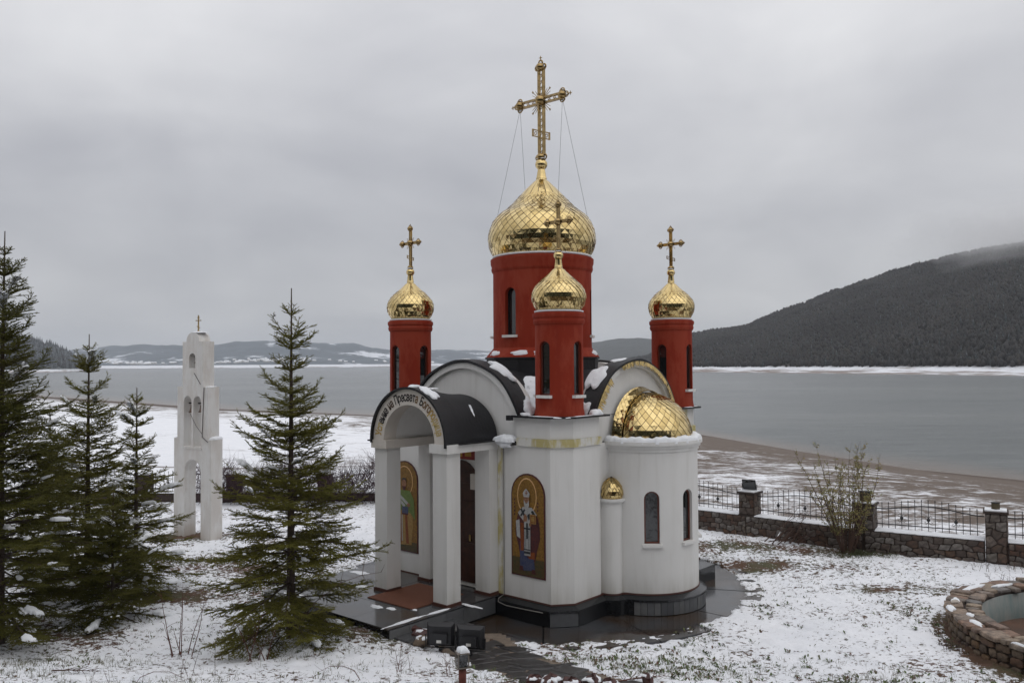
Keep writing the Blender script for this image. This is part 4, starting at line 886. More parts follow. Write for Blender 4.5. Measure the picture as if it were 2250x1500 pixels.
for (x, y, z, ru, rv, h, sd_) in ((1.75, -2.85, 3.965, .18, .12, .08, 31), (2.35, -2.97, 3.965, .42, .08, .03, 32), (2.93, -2.3, 3.965, .08, .4, .03, 33), (2.88, -1.72, 3.965, .13, .20, .14, 34), (2.75, 2.7, 3.965, .2, .15, .03, 35), (2.95, 2.2, 3.965, .06, .25, .03, 36),
                                 (1.38, -3.0, 3.40, .26, .17, .16, 37), (-.9, -2.75, 5.27, .2, .1, .02, 0)):
    if sd_: snow((x, y, z), ru, rv, h, (1, 0, 0), (0, 1, 0), (0, 0, 1), sd_)
snow((1.38, -3.04, 3.34), .2, .10, .10, (1, 0, 0), (0, 0, -1), (0, -1, 0), 38)
for t, ru, sd_ in ((64, .26, 41), (88, .10, 42)):
    a = R_(t); c = Vector((PC+1.21*math.cos(a), -4.36, pz+1.20*math.sin(a))); snow(c, ru, .16, .07, (-math.sin(a), 0, math.cos(a)), (0, 1, 0), (math.cos(a), 0, math.sin(a)), sd_)
c = Vector((PC+1.17*math.cos(R_(40)), -3.45, pz+1.03*math.sin(R_(40)))); snow(c, .18, .035, .03, (-math.sin(R_(40)), .25, math.cos(R_(40))), (0, 1, 0), (math.cos(R_(40)), 0, math.sin(R_(40))), 43)
snow((PC+.1, -4.0, pz+1.16), .08, .3, .03, (1, 0, 0), (0, 1, 0), (0, 0, 1), 44)
for a, sd_ in ((-112, 51), (-75, 52), (-20, 53), (25, 54), (-52, 55)):  # drifts on the drum skirt
    a = R_(a); c = Vector((1.36*math.cos(a), 1.36*math.sin(a), 5.36)); snow(c, .22, .09, .05, (-math.sin(a), math.cos(a), 0), (-.6*math.cos(a), -.6*math.sin(a), .8), (.8*math.cos(a), .8*math.sin(a), .6), sd_)
rg = random.Random(9); P = []                                      # ridge of snow round the apse dome
for i in range(81):
    a = R_(-100+195*i/80); r = 1.19; w = .125+.02*math.sin(i*.9)+.015*math.sin(i*2.3)+rg.uniform(-.006, .006); h = .105+.018*math.sin(i*.55)+.012*math.sin(i*1.7)+rg.uniform(-.004, .004)
    if i in (0, 80): w *= .2; h *= .2
    ring = []
    for j in range(9):
        t = PI*j/8; ring.append((2.95+(r+w*math.cos(t))*math.cos(a), .05+(r+w*math.cos(t))*math.sin(a), 3.34+h*math.sin(t)**.7-(.035 if j == 0 else 0)))
    P.append(ring)
MB().grid(P, flip=False).build('snow_ridge', SNOW, CH, True)
# ------------------------------------------------------------------ wet pavement round the chapel
b = NB('wet_concrete'); n = b.noise(1.1, 5, .6); b.bump(b.noise(9, 4), .06, .01)
PAVM = b.fin(b.mix(b.ramp(b.noise(.8, 4), [(.42, 0), (.62, 1)]), (.048, .050, .054), (.046, .031, .021)), b.ramp(n, [(.38, .05), (.66, .24)]))
PV = tag(bpy.data.objects.new('pavement', MB().lathe([(2.5, -.46), (5.28, -.46), (5.28, -.6)], 64).mesh('pavement', GRAN)), kind='structure'); COL.objects.link(PV); PV.location = (PAV[0], PAV[1], 0)
rg = random.Random(3)
for i in range(14):
    a0, a1 = 2*PI*i/14+.0035+CH_R, 2*PI*(i+1)/14-.0035+CH_R; am = math.atan2(math.sin((a0+a1)/2), math.cos((a0+a1)/2))
    if 0.35 < am < 2.6: continue
    for r0, r1 in ((2.6, 5.3),):
        dz = rg.uniform(-.004, .006); q = [(r0*math.cos(a0+(a1-a0)*j/5), r0*math.sin(a0+(a1-a0)*j/5)) for j in range(6)]+[(r1*math.cos(a1-(a1-a0)*j/8), r1*math.sin(a1-(a1-a0)*j/8)) for j in range(9)]
        MB().prism(q[::-1], -.52, -.428+dz).build('paving_slab', PAVM, PV)
# porch terrace with a step down
TR = empty('porch_terrace', (PAV[0], PAV[1], 0), CH_R, 'dark wet stone terrace and step in front of the porch', 'terrace')
MB().box(-3.1, 1.12, -6.1, -2.9, -.5, -.035).build('terrace_body', GRAN, TR)
rg = random.Random(6); xs_ = [-3.14, -2.1, -1.05, 0.0, 1.15]; ys_ = [-6.15, -5.1, -4.1, -2.98]
TER = NB('wet_slate_tile'); TER.bump(TER.noise(8, 4), .06, .01); TER = TER.fin(TER.mix(TER.rnd(), TER.ramp(TER.noise(1.4, 4), [(.4, (.05, .052, .056)), (.6, (.055, .040, .030))]), (.065, .067, .070)), .16)
for i in range(4):
    for j in range(3): MB().box(xs_[i]+.005, xs_[i+1]-.005, ys_[j]+.005, ys_[j+1]-.005, -.034, -.008+rg.uniform(-.002, .002)).build('terrace_tile', TER, TR)
MB().box(1.125, 1.75, -6.0, -4.4, -.5, -.22).build('step', GRAN, TR)
for i in range(6): MB().box(1.122, 1.145, -6.1+i*.5+.004, -5.6+i*.5-.004, -.38, -.05).build('riser_slab', SLATE, TR)
for i in range(3): MB().box(1.15, 1.76, -6.0+i*.53+.005, -5.47+i*.53-.005, -.219, -.195).build('terrace_tile', TER, TR)
for (x, y, ru, rv, s_) in ((1.02, -5.55, .06, .5, 1), (1.05, -4.75, .05, .35, 2), (-.2, -5.3, .16, .10, 3), (.15, -5.2, .14, .07, 4), (.55, -4.95, .1, .05, 5), (-2.2, -5.9, .5, .12, 6), (-2.7, -3.7, .3, .12, 8), (1.3, -4.0, .3, .05, 9)):
    MB().blob((x, y, -.008), ru, rv, .02, seed=s_+60, sink=.006).build('snow_patch', SNOW, TR, True)
o = MB().box(-.86, .56, -5.0, -3.5, -.006, .014).build('doormat', MAT); o.location = (PAV[0], PAV[1], 0); o.rotation_euler = (0, 0, CH_R); tag(o, 'brown doormat lying between the porch columns', 'doormat')
# crazy-paved path
def stone_mesh(poly, z0, z1, inset=.12, dome_=.0, rg=None):        # irregular stone with sloped shoulders
    n = len(poly); cx = sum(p[0] for p in poly)/n; cy = sum(p[1] for p in poly)/n
    q = [(cx+(x-cx)*(1-inset), cy+(y-cy)*(1-inset)) for x, y in poly]; zs = [z1+(rg.uniform(-.006, .006) if rg else 0) for _ in q]
    vs = [(x, y, z0) for x, y in poly]+[(x, y, z0+(z1-z0)*.7) for x, y in poly]+[(x, y, z) for (x, y), z in zip(q, zs)]+[(cx, cy, z1+dome_)]
    fs = []
    for i in range(n):
        j = (i+1) % n; fs += [(i, j, n+j, n+i), (n+i, n+j, 2*n+j, 2*n+i), (2*n+i, 2*n+j, 3*n)]
    return vs, fs
def pack(w, h, sx, sy, rg, gap=.012, jit=.28, ncut=0):              # staggered cells with shared jittered corners
    nyc = max(1, round(h/sy)); nxc = max(1, round(w/sx)); cells = []
    vj = {}
    def vtx(i, j):
        if (i, j) not in vj:
            x = i*w/(2*nxc); y = j*h/nyc; jx = 0 if i <= 0 or i >= 2*nxc else rg.uniform(-jit, jit)*w/nxc*.5; jy = 0 if j in (0, nyc) else rg.uniform(-jit, jit)*h/nyc
            vj[(i, j)] = (min(max(x+jx, 0), w), min(max(y+jy, 0), h))
        return vj[(i, j)]
    for j in range(nyc):
        off = j % 2; i = -1 if off else 0
        while i < 2*nxc:
            a, b_ = max(i, 0), min(i+2, 2*nxc); m_ = i+1
            pts = [vtx(a, j)]+([vtx(m_, j)] if a < m_ < b_ else [])+[vtx(b_, j), vtx(b_, j+1)]+([vtx(m_, j+1)] if a < m_ < b_ else [])+[vtx(a, j+1)]
            cx = sum(p[0] for p in pts)/len(pts); cy = sum(p[1] for p in pts)/len(pts)
            q = []
            k = len(pts)
            for t in range(k):                                      # cut the corners so a stone is not a box
                p0, p1, p2 = Vector(pts[t-1]), Vector(pts[t]), Vector(pts[(t+1) % k])
                for z_, f in ((p0, .22), (p2, .22)): q.append(p1+(z_-p1)*f*rg.uniform(.5, 1.2))
            c = Vector((cx, cy)); r = []
            for v in q:
                d = v-c; l = d.length; r.append(tuple(c+d*max(.3, (l-gap*1.2)/max(l, 1e-6))))
            cells.append((r, (cx, cy))); i += 2
    return cells
PATHM = simple('mud_between_stones', (.16, .125, .095), .8, 0, .3, 8, .3)
PST = NB('dark_path_stone'); PST.bump(PST.noise(12, 4), .3, .01); PST = PST.fin(PST.mix(PST.rnd(), (.020, .019, .020), (.040, .035, .034)), .3)
X_ = np.linspace(-2.4, 2.9, 60); Y_ = np.linspace(9.4, 17.3, 90); PX, PY = np.meshgrid(X_, Y_, indexing='ij'); ok = inpoly(PX, PY, path_poly)
PTH = empty('stone_path', (0, 13.5, .2), 0, kind='structure')
g = MB(); idx = {}
for i in range(59):
    for j in range(89):
        if ok[i, j] or ok[i+1, j+1]: g.add([(x, y-13.5, float(base_z(x, y))-.2-.014) for x, y in ((X_[i], Y_[j]), (X_[i+1], Y_[j]), (X_[i+1], Y_[j+1]), (X_[i], Y_[j+1]))], [(0, 1, 2, 3)])
g.build('path_bed', PATHM, PTH)
rg = random.Random(21)
PR = Matrix.Rotation(.62, 2)
for r, (cx, cy) in pack(9.6, 9.6, .52, .58, rg, .017, .34):
    r = [tuple(PR @ Vector((x-4.8, y-4.8))+Vector((2.3, 3.9))) for x, y in r]; cx, cy = (PR @ Vector((cx-4.8, cy-4.8))+Vector((2.3, 3.9)))
    cx -= 2.0; cy += 9.6
    if not bool(inpoly(np.array([cx]), np.array([cy]), path_poly)[0]) or math.hypot(cx-PAV[0], cy-PAV[1]) < 4.75: continue
    v, f = stone_mesh([(x-2.0-cx, y+9.6-cy) for x, y in r], -.05, .012, .08, 0, rg)
    o = MB().add(v, f).build('paving_stone', PST, PTH); o.location = (cx, cy-13.5, float(base_z(cx, cy))-.2); o.rotation_euler = (math.atan((float(base_z(cx, cy+.25))-float(base_z(cx, cy-.25)))/.5), 0, 0)
# ------------------------------------------------------------------ rubble stone materials
def rubble(name, cols):
    b = NB(name); r = b.rnd(); n = len(cols); c = b.ramp(r, [((i+.5)/n, c) for i, c in enumerate(cols)])
    c = b.mix(b.ramp(b.noise(9, 5, .7), [(.36, .1), (.66, .8)]), c, (.04, .030, .025)); b.bump(b.noise(18, 5, .7), .6, .02); return b.fin(c, .75)
RUB = rubble('fence_rubble', [(.09, .055, .035), (.20, .18, .155), (.075, .055, .045), (.12, .06, .03), (.26, .245, .225), (.09, .065, .05), (.17, .155, .14), (.10, .045, .025)])
RUB2 = rubble('basin_rubble', [(.20, .12, .06), (.12, .085, .055), (.24, .175, .115), (.15, .08, .045), (.19, .14, .09), (.09, .065, .045)])
RIMS = rubble('basin_rim_stone', [(.36, .27, .20), (.27, .22, .19), (.40, .31, .22), (.22, .185, .155), (.30, .18, .12), (.22, .21, .20)])
MORT = simple('dark_mortar', (.040, .028, .023), .9, 0, .3, 10, .4)
def face_stones(parent, mat, a, b_, z0, z1, sx, sy, rg, out=.03, name='stone', gap=.012, count=None):   # lay stones on the vertical face a->b, outward on the right of the direction
    a, b_ = Vector(a), Vector(b_); L_ = (b_-a).length; d = (b_-a).normalized(); nr = Vector((d.y, -d.x, 0))
    for r, (cx, cz) in pack(L_, z1-z0, sx, sy, rg, gap, .34):
        v, f = stone_mesh([(x-cx, z-cz) for x, z in r], -.02, out*rg.uniform(.5, 1.2), .22, .006)
        M = Matrix((( d.x, 0, nr.x), (d.y, 0, nr.y), (0, 1, 0))); o = MB().add([tuple(M @ Vector(p)) for p in v], f).build(name, mat, parent)
        o.location = (a.x+d.x*cx, a.y+d.y*cx, z0+cz)
# ------------------------------------------------------------------ fence
FN = empty('fence', (7.5, 26.8, -.4), 0, 'rubble stone fence with black wavy-topped iron railings around the yard', 'fence')
fo = Vector((7.5, 26.8, -.4))
pil = [(-22.2, 34.6), (-18.5, 34.2), (-14.8, 34.0), (-11.16, 33.9), (-7.49, 33.76), (-3.8, 33.6), (-.9, 33.0), (1.9, 31.6), (4.7, 29.25), (7.5, 26.8), (10.18, 24.44), (12.98, 22.76), (16.0, 21.1), (19.2, 19.4)]
zt_ = [.62]*7+[.72, .80, .88, .90, .94, .92, .92]
rg = random.Random(4)
def iron_panel(p0, p1, zb, rg):
    p0, p1 = Vector((p0[0], p0[1], 0)), Vector((p1[0], p1[1], 0)); L_ = (p1-p0).length; d = (p1-p0).normalized(); g = MB()
    def top(s): return zb+.56+.15*math.sin(s*PI)**2
    g.tube([p0+d*.02+Vector((0, 0, zb+.14)), p1-d*.02+Vector((0, 0, zb+.14))], .018, 4)
    g.tube([p0+d*L_*i/24+Vector((0, 0, top(i/24))) for i in range(25)], .020, 4); o = g.build('railing', IRON, FN); o.location = -fo
    n = int(L_/.165)
    for i in range(1, n):
        s = i/n; q = p0+d*L_*s; zt = top(s)+.20; g = MB().tube([(0, 0, zb+.03), (0, 0, zt-.06), (0, 0, zt-.055), (0, 0, zt)], [.0095, .0095, .018, .001], 4)
        o2 = g.build('bar', IRON, o); o2.location = q
    for s in (.25, .5, .75):
        k = round(s*n)/n; q = p0+d*L_*k+Vector((0, 0, zb+.34)); g = MB().sphere((0, 0, 0), .05, 8, 6, sc=(1, 1, 1.1)); v = Vector((-d.y, d.x, 0))
        for sx in (-1, 1):
            for sz in (-1, 1): g.tube([Vector((0, 0, sz*.05)), d*sx*.06+Vector((0, 0, sz*.12)), d*sx*.10+Vector((0, 0, sz*.07)), d*sx*.06+Vector((0, 0, sz*.05))], .007, 4)
        o2 = g.build('medallion', IRON, o); o2.location = q
for i, (x, y) in enumerate(pil):
    nb = Vector(pil[min(i+1, len(pil)-1)])-Vector(pil[max(i-1, 0)]); a = math.atan2(nb.y, nb.x); h = .27; zt = zt_[i]
    M = Matrix.Rotation(a, 3, 'Z'); g = MB().obox((x, y, (zt-.6)/2), a, h-.02, h-.02, (zt+.6)/2); g.obox((x, y, zt+.03), a, h+.03, h+.03, .03)
    o = g.build('pillar', MORT, FN); o.location = -fo; o['label'] = 'square rubble stone pillar'
    cs = [M @ Vector((sx*(h-.02), sy*(h-.02), 0)) for sx, sy in ((-1, -1), (1, -1), (1, 1), (-1, 1))]
    if i >= 9 and i <= 12:
        for e0, e1 in ((0, 1), (1, 2)) if i > 9 else ((0, 1), (1, 2)):
            face_stones(o, RUB, (x+cs[e0].x, y+cs[e0].y, 0), (x+cs[e1].x, y+cs[e1].y, 0), -.35 if i == 11 else .24, zt, .25, .22, rg, .03)
    MB().obox((x, y, zt+.075), a, h-.01, h-.01, .018).build('snow_cap', SNOW, o)
    if i+1 < len(pil):
        x1, y1 = pil[i+1]; dv = Vector((x1-x, y1-y, 0)); L_ = dv.length; d = dv.normalized(); nv = Vector((d.y, -d.x, 0)); c = Vector((x, y, 0))+dv/2; aw = math.atan2(d.y, d.x)
        wt = .22 if i >= 7 else -.05
        ea = h if i+1 == 11 else -.0; eb = h if i == 11 else 0; full = 7 <= i <= 11; cc = c+d*((eb-ea)/2); th_ = .285 if full else .17
        g = MB().obox((cc.x, cc.y, (wt-.7)/2), aw, L_/2-((ea+eb)/2 if full else h), th_, (wt+.7)/2); w_ = g.build('wall', MORT, FN); w_.location = -fo
        if 8 <= i <= 12:
            p0 = Vector((x, y, 0))+d*(eb+.01)+nv*th_; p1 = Vector((x1, y1, 0))-d*(ea+.01)+nv*th_
            if i in (8, 9, 10, 11): face_stones(w_, RUB, p0, p1, -.46, wt-.03, .27, .16, rg, .035)
        pts = [[(Vector((x, y, 0))+d*(h+(L_-2*h)*k/24)+nv*(th_+.02)*math.cos(PI*j/6)+Vector((0, 0, wt-.010+(.016+.014*rg.random())*math.sin(PI*j/6)))) for j in range(7)] for k in range(25)]
        s_ = MB().grid([[tuple(p) for p in r] for r in pts]).build('snow_ledge', SNOW, w_, True); s_.location = (0, 0, 0)
        iron_panel((x+d.x*h, y+d.y*h), (x1-d.x*h, y1-d.y*h), wt+.03, rg)
def flood(name, c, rz, w, h, label, tilt=0, back=False, post=0):
    r = empty(name, c, rz, label, 'floodlight')
    T = Matrix.Translation((0, 0, post+h/2+.05)) @ Matrix.Rotation(tilt, 4, 'X')
    def prt(n, mb, mt, sm=False): mb.v = transf(mb.v, T); return mb.build(n, mt, r, sm)
    # lit face towards +y, ribbed casing behind
    g = MB(); f0 = [(-w/2, .06, -h/2), (w/2, .06, -h/2), (w/2, .06, h/2), (-w/2, .06, h/2)]; f1 = [(-w/2, .02, -h/2), (w/2, .02, -h/2), (w/2, .02, h/2), (-w/2, .02, h/2)]; f2 = [(-w*.40, -.05, -h*.40), (w*.40, -.05, -h*.40), (w*.40, -.05, h*.36), (-w*.40, -.05, h*.36)]
    vs = f0+f1+f2; fs = [(8, 9, 10, 11)]+[(4+i, 4+(i+1) % 4, 8+(i+1) % 4, 8+i) for i in range(4)]+[(i, (i+1) % 4, 4+(i+1) % 4, 4+i) for i in range(4)]
    g.add(vs, fs); prt('casing', g, IRON)
    prt('lens', MB().box(-w/2+.02, w/2-.02, .045, .058, -h/2+.02, h/2-.02), GLASS)
    prt('ballast_box', MB().box(-w*.28, w*.28, -.13, -.051, -h*.34, h*.08), IRON)
    prt('type_plate', MB().box(-.045, .045, -.133, -.1305, -h*.30, -h*.18), WHITE)
    MB().tube([(-w/2-.02, .0, post+h/2+.05), (-w/2-.02, 0, post+.02), (w/2+.02, 0, post+.02), (w/2+.02, 0, post+h/2+.05)], .015, 4).build('bracket', IRON, r)
    if post: MB().box(-.03, .03, -.03, .03, -.1, post).build('stand', IRON, r)
    return r
zf = tzs(-1.1, 15.9)
flood('floodlight', (-1.36, 15.75, -.27), R_(-8), .52, .42, 'black floodlight seen from behind, left one of the pair by the path', R_(-4), True, .02)
flood('floodlight', (-.80, 15.62, -.29), R_(-12), .52, .42, 'black floodlight seen from behind, right one of the pair by the path', R_(-4), True, .02)
flood('floodlight', (7.5, 26.8, .92), R_(150), .42, .34, 'square black floodlight standing on the fence pillar beside the apse', R_(-25), False, .03)
for (x, y, z, lb) in ((12.98, 22.76, 1.02, 'small dark lamp stub on the rightmost fence pillar'), (10.18, 24.44, .98, 'small green-brown lamp on the fence pillar behind the shrub')):
    r = empty('pillar_lamp', (x, y, z), .3, lb, 'lamp'); k = .11 if x > 12 else .17; MB().box(-k*.7, k*.7, -k*.6, k*.6, 0, k*1.6).build('lamp_body', simple('lamp_body_%d' % int(x), (.06, .045, .02), .7), r); MB().box(-k*.8, k*.8, -k*.7, k*.7, k*1.6, k*1.8).build('lamp_lid', IRON, r)
# red lamp post in the foreground
zp = tzs(-.78, 12.35); LP = empty('lamp_post', (-.74, 12.2, float(base_z(-.74, 12.2))), .3, 'short red-brown post lamp with snow on top in the foreground', 'lamp post')
RP = simple('rusty_red_paint', (.13, .028, .016), .6, 0, .4, 10, .3)
MB().tube([(0, 0, -.1), (0, 0, .30)], .055, 12).build('post', RP, LP, True)
g = MB(); s_ = .075
for sx in (-1, 1):
    for sy in (-1, 1): g.box(sx*s_-.008, sx*s_+.008, sy*s_-.008, sy*s_+.008, .30, .50)
g.box(-.085, .085, -.085, .085, .298, .312).box(-.09, .09, -.09, .09, .50, .515).build('lamp_cage', simple('grey_iron', (.16, .14, .12), .5), LP)
MB().box(-.062, .062, -.062, .062, .314, .498).build('lamp_glass', GLASS, LP); MB().blob((0, 0, .515), .085, .085, .10, seed=3).build('snow_cap', SNOW, LP, True)
# ------------------------------------------------------------------ belfry
BR = R_(-34); BF = empty('belfry', (-10.15, 26.75, -.42), BR, 'tall stepped white belfry wall with arched openings between the firs', 'belfry')
D = .42; tiers = [(-.93, -.93), (-.93, 3.14), (-.78, 3.14), (-.78, 4.76), (-.54, 4.76), (-.54, 6.22)]
prf = [(-.95, -.3), (.95, -.3), (.95, 3.12), (.78, 3.12), (.78, 4.77), (.52, 4.77), (.52, 6.20), (.33, 6.20)]+[(.33*math.cos(t), 6.20+.30*math.sin(t)) for t in [PI*i/12 for i in range(1, 12)]]+[(-.33, 6.20), (-.52, 6.20), (-.52, 4.77), (-.78, 4.77), (-.78, 3.12), (-.95, 3.12)]
me = MB().yprism(prf, 0, D).mesh('belfry_wall', BELF); cut = MB()
for w, z0, z1, cx in ((.84, -.5, 2.48, .02), (.40, 2.88, 4.48, -.245), (.40, 2.88, 4.48, .245), (.32, 5.36, 5.84, -.02)):
    q = MB().yprism(arch_poly(w, z0, z1, cx), -.2, D+.2); cut.add(q.v, q.f)
me = carve(me, cut); smooth_angle(me, 25); obj('belfry_wall', me, BF)
MB().box(-.5, .5, -.02, .0-.002, 2.80, 2.87).build('ledge', BELF, BF)
g = MB().tube([(0, D/2, 6.48), (0, D/2, 7.05)], .022, 4); g.tube([(-.13, D/2, 6.88), (.13, D/2, 6.88)], .020, 4).tube([(-.06, D/2, 6.97), (.06, D/2, 6.97)], .016, 4).tube([(-.07, D/2, 6.70), (.07, D/2, 6.64)], .016, 4).sphere((0, D/2, 6.53), .04, 8, 6); g.build('cross', DGOLD, BF)
for (x, y, z, ru, rv, h, s_) in ((.1, D/2, 6.49, .26, .2, .05, 1), (.86, D/2, 3.13, .10, .22, .10, 2), (.65, D/2, 4.77, .12, .2, .03, 3), (-.86, D/2, 3.13, .08, .2, .05, 4)):
    MB().blob((x, y, z), ru, rv, h, seed=s_+70, sink=.01).build('snow_patch', SNOW, BF, True)
MB().tube([(.60, -.012, 4.75), (.55, -.012, 3.9), (.52, -.012, 3.2), (.8, -.012, 3.05)], .012, 5).tube([(-.12, -.012, 3.95), (.2, -.012, 3.55), (.5, -.012, 3.3)], .008, 4).tube([(.1, -.012, 5.2), (.42, -.012, 4.85)], .009, 4).build('bell_rope', simple('grey_cable', (.12, .11, .11), .7), BF)
BELLM = simple('aged_bronze', (.16, .11, .085), .45, .8, .3, 12, .1)
MBF = Matrix.Translation(BF.location) @ Matrix.Rotation(BR, 4, 'Z')
for (x, z, s_, lb) in ((-.245, 4.22, .15, 'bronze bell in the left arch of the belfry pair'), (.245, 4.22, .14, 'bronze bell in the right arch of the belfry pair'), (-.02, 5.72, .11, 'small bronze bell in the top arch of the belfry')):
    p = MBF @ Vector((x, .2, z)); r = empty('bell', p, BR, lb, 'bell', 'bells hanging in the belfry')
    MB().lathe([(.01, 0), (.32*s_, -.03*s_), (.5*s_, -.25*s_), (.56*s_, -.9*s_), (.72*s_, -1.5*s_), (1.0*s_, -1.85*s_), (.95*s_, -1.86*s_), (.6*s_, -1.4*s_)], 20).build('bell_body', BELLM, r, True)
    MB().tube([(0, 0, -.2*s_), (0, 0, -1.9*s_)], .02, 6).sphere((0, 0, -1.95*s_), .03, 8, 6).build('clapper', IRON, r)
    MB().box(-.2 if s_ > .12 else -.155, .2 if s_ > .12 else .155, -.02, .02, 0, .04).build('hanger', IRON, r)
# ------------------------------------------------------------------ round stone basin
BX, BY, BRd = BAS; BN = empty('stone_basin', (BX, BY, -.4), 0, 'round rubble stone basin with flat rim stones and teal painted inside', 'basin')
TEAL = NB('worn_teal_plaster'); TEAL = TEAL.fin(TEAL.mix(TEAL.ramp(TEAL.noise(2.2, 5, .7, (1, 1, .3)), [(.38, 0), (.62, 1)]), (.115, .165, .165), (.24, .24, .22)), .6)
MB().lathe([(BRd-.02, -.15), (BRd-.03, .40), (BRd-.52, .40), (BRd-.52, .30)], 72).build('basin_wall', MORT, BN)
MB().lathe([(BRd-.50, .33), (BRd-.54, .33), (BRd-.58, -.22)], 72).build('basin_lining', TEAL, BN, True)
b = NB('rusty_basin_floor'); b.bump(b.noise(4, 4), .1, .02); RF = b.fin(b.ramp(b.noise(1.5, 5), [(.35, (.055, .040, .032)), (.65, (.14, .065, .038))]), .22)
MB().lathe([(.02, -.2), (BRd-.56, -.2)], 72).build('basin_floor', RF, BN)
rg = random.Random(12); na = 26
lo, hi = R_(100), R_(285)
for lvl, (z0, z1, cnt) in enumerate(((-.12, .06, 24), (.06, .22, 26), (.22, .37, 28))):
    c0 = lo
    while c0 < hi:
        dw_ = rg.uniform(.055, .115); a0, a1 = c0+.004, c0+dw_-.004; c0 += dw_; am = (a0+a1)/2; wd = (a1-a0)*BRd; hh = z1-z0-.012
        pts = []
        for (x, z) in ((-.5, -.35), (-.3, -.5), (.28, -.5), (.5, -.3), (.5, .3), (.3, .5), (-.25, .5), (-.5, .32)): pts.append((x*wd*rg.uniform(.88, 1.0), z*hh*rg.uniform(.85, 1.05)))
        v, f = stone_mesh(pts, -.03, .035*rg.uniform(.6, 1.3), .22, .008); d = Vector((-math.sin(am), math.cos(am), 0)); nr = Vector((math.cos(am), math.sin(am), 0))
        M = Matrix(((d.x, 0, nr.x), (d.y, 0, nr.y), (0, 1, 0))); o = MB().add([tuple(M @ Vector(p)) for p in v], f).build('stone', RUB2, BN); o.location = (BRd*math.cos(am), BRd*math.sin(am), (z0+z1)/2)
for row, (ra, rb_) in enumerate(((BRd-.56, BRd-.30), (BRd-.29, BRd+.07))):
    c0 = R_(60)
    while c0 < R_(290):
        dw_ = rg.uniform(.045, .16); a0, a1 = c0+.006, c0+dw_-.006; c0 += dw_; am = (a0+a1)/2
        pts = [(ra+rg.uniform(-.04, .05), a0+.004), (ra+rg.uniform(-.04, .05), a1-.01), ((ra+rb_)/2, a1+.006), (rb_+rg.uniform(-.07, .04), a1-.008), (rb_+rg.uniform(0, .04), am), (rb_+rg.uniform(-.03, .03), a0), ((ra+rb_)/2, a0-.004)]
        pts = [(r*math.cos(a), r*math.sin(a)) for r, a in pts][::-1]; th = rg.uniform(.04, .075); v, f = stone_mesh(pts, .39, .40+th, .07, .004, rg); c = Vector(((ra+rb_)/2*math.cos(am), (ra+rb_)/2*math.sin(am), 0))
        o = MB().add([tuple(Vector(p)-c) for p in v], f).build('rim_stone', RIMS, BN); o.location = c+Vector((0, 0, rg.uniform(-.012, .015))); o.rotation_euler = (rg.uniform(-.05, .05), rg.uniform(-.05, .05), rg.uniform(-.10, .10))
for (a, r, ru, rv, s_) in ((150, BRd-.1, .30, .09, 1), (125, BRd-.1, .5, .10, 2), (168, BRd-.25, .12, .07, 3), (178, BRd-.15, .22, .08, 4), (200, BRd-.02, .16, .04, 5), (112, BRd-.3, .3, .06, 6), (215, BRd-.02, .2, .04, 7), (228, BRd+.02, .15, .03, 8), (160, BRd, .2, .08, 9)):
    a = R_(a); MB().blob((r*math.cos(a), r*math.sin(a), .455), ru, rv, .045, (-math.sin(a), math.cos(a), 0), (math.cos(a), math.sin(a), 0), seed=s_+80, sink=.012).build('snow_patch', SNOW, BN, True)
# a lone rock on the near rim and a white pebble
def rock(name, c, r, seed, mat, label, cat, group=None, snowy=True, sc=(1, 1, .6), sr=.75):
    rg = random.Random(seed); e = empty(name, c, rg.random()*6, label, cat, group); P = []
    ph = [rg.uniform(0, 6) for _ in range(4)]
    for j in range(7):
        row = []
        for i in range(10):
            a = 2*PI*i/10; t = PI*j/6; k = r*(1+.16*math.sin(2*a+ph[0])+.12*math.sin(3*a+ph[1]+t)+.08*rg.uniform(-1, 1)); row.append((k*sc[0]*math.sin(t)*math.cos(a), k*sc[1]*math.sin(t)*math.sin(a), k*sc[2]*math.cos(t)+r*.25))
        P.append(row)
    MB().grid(P, False, True).build('stone_body', mat, e)
    if snowy: MB().blob((0, 0, r*(.25+sc[2]*.72)), r*sr*sc[0], r*sr*sc[1], r*.22, seed=seed, sink=r*.08).build('snow_cap', SNOW, e, True)
    return e
rock('rock', (9.35, 13.95, .10), .13, 5, RUB2, 'dark rock with a snow cap on the near rim of the basin', 'rock')
rock('pebble', (9.02, 17.35, .08), .07, 6, simple('pale_pebble', (.5, .45, .40), .7), 'pale rounded pebble on the left corner of the basin rim', 'pebble', snowy=False)
ERED = simple('dark_red_edging_stone', (.065, .022, .018), .55, 0, .4, 8, .5)
edge = [(-2.95, 17.20), (-2.52, 16.85), (-2.12, 16.62), (-1.78, 16.42)]
lbs = ['leftmost dark red edging stone below the terrace', 'second dark red edging stone from the left below the terrace', 'third dark red edging stone from the left below the terrace', 'dark red edging stone nearest the floodlights']
for i, (x, y) in enumerate(edge): rock('edging_stone', (x, y, tzs(x, y-.25)+.02), .22, 30+i, ERED, lbs[i], 'stone', 'red edging stones below the terrace', True, (1.1, .7, .5), .6)
fr_ = [(.28, 12.05, .12, 'small snowy stone at the left end of the foreground rock row'), (.52, 11.98, .19, 'tall snow-capped reddish rock second in the foreground row'), (.80, 12.03, .15, 'snowy reddish rock third in the foreground row beside the path'), (1.12, 12.1, .17, 'squat snow-capped rock right of centre in the foreground row'), (1.36, 11.95, .14, 'reddish rock with little snow near the right of the foreground row'), (1.95, 12.4, .10, 'lone small rock right of the path in the foreground')]
for i, (x, y, r, lb) in enumerate(fr_): rock('rock', (x, y, tzs(x, y)+.03), r, 50+i, ERED, lb, 'rock', 'snowy rocks beside the path', True, (1, .9, .95), .8)
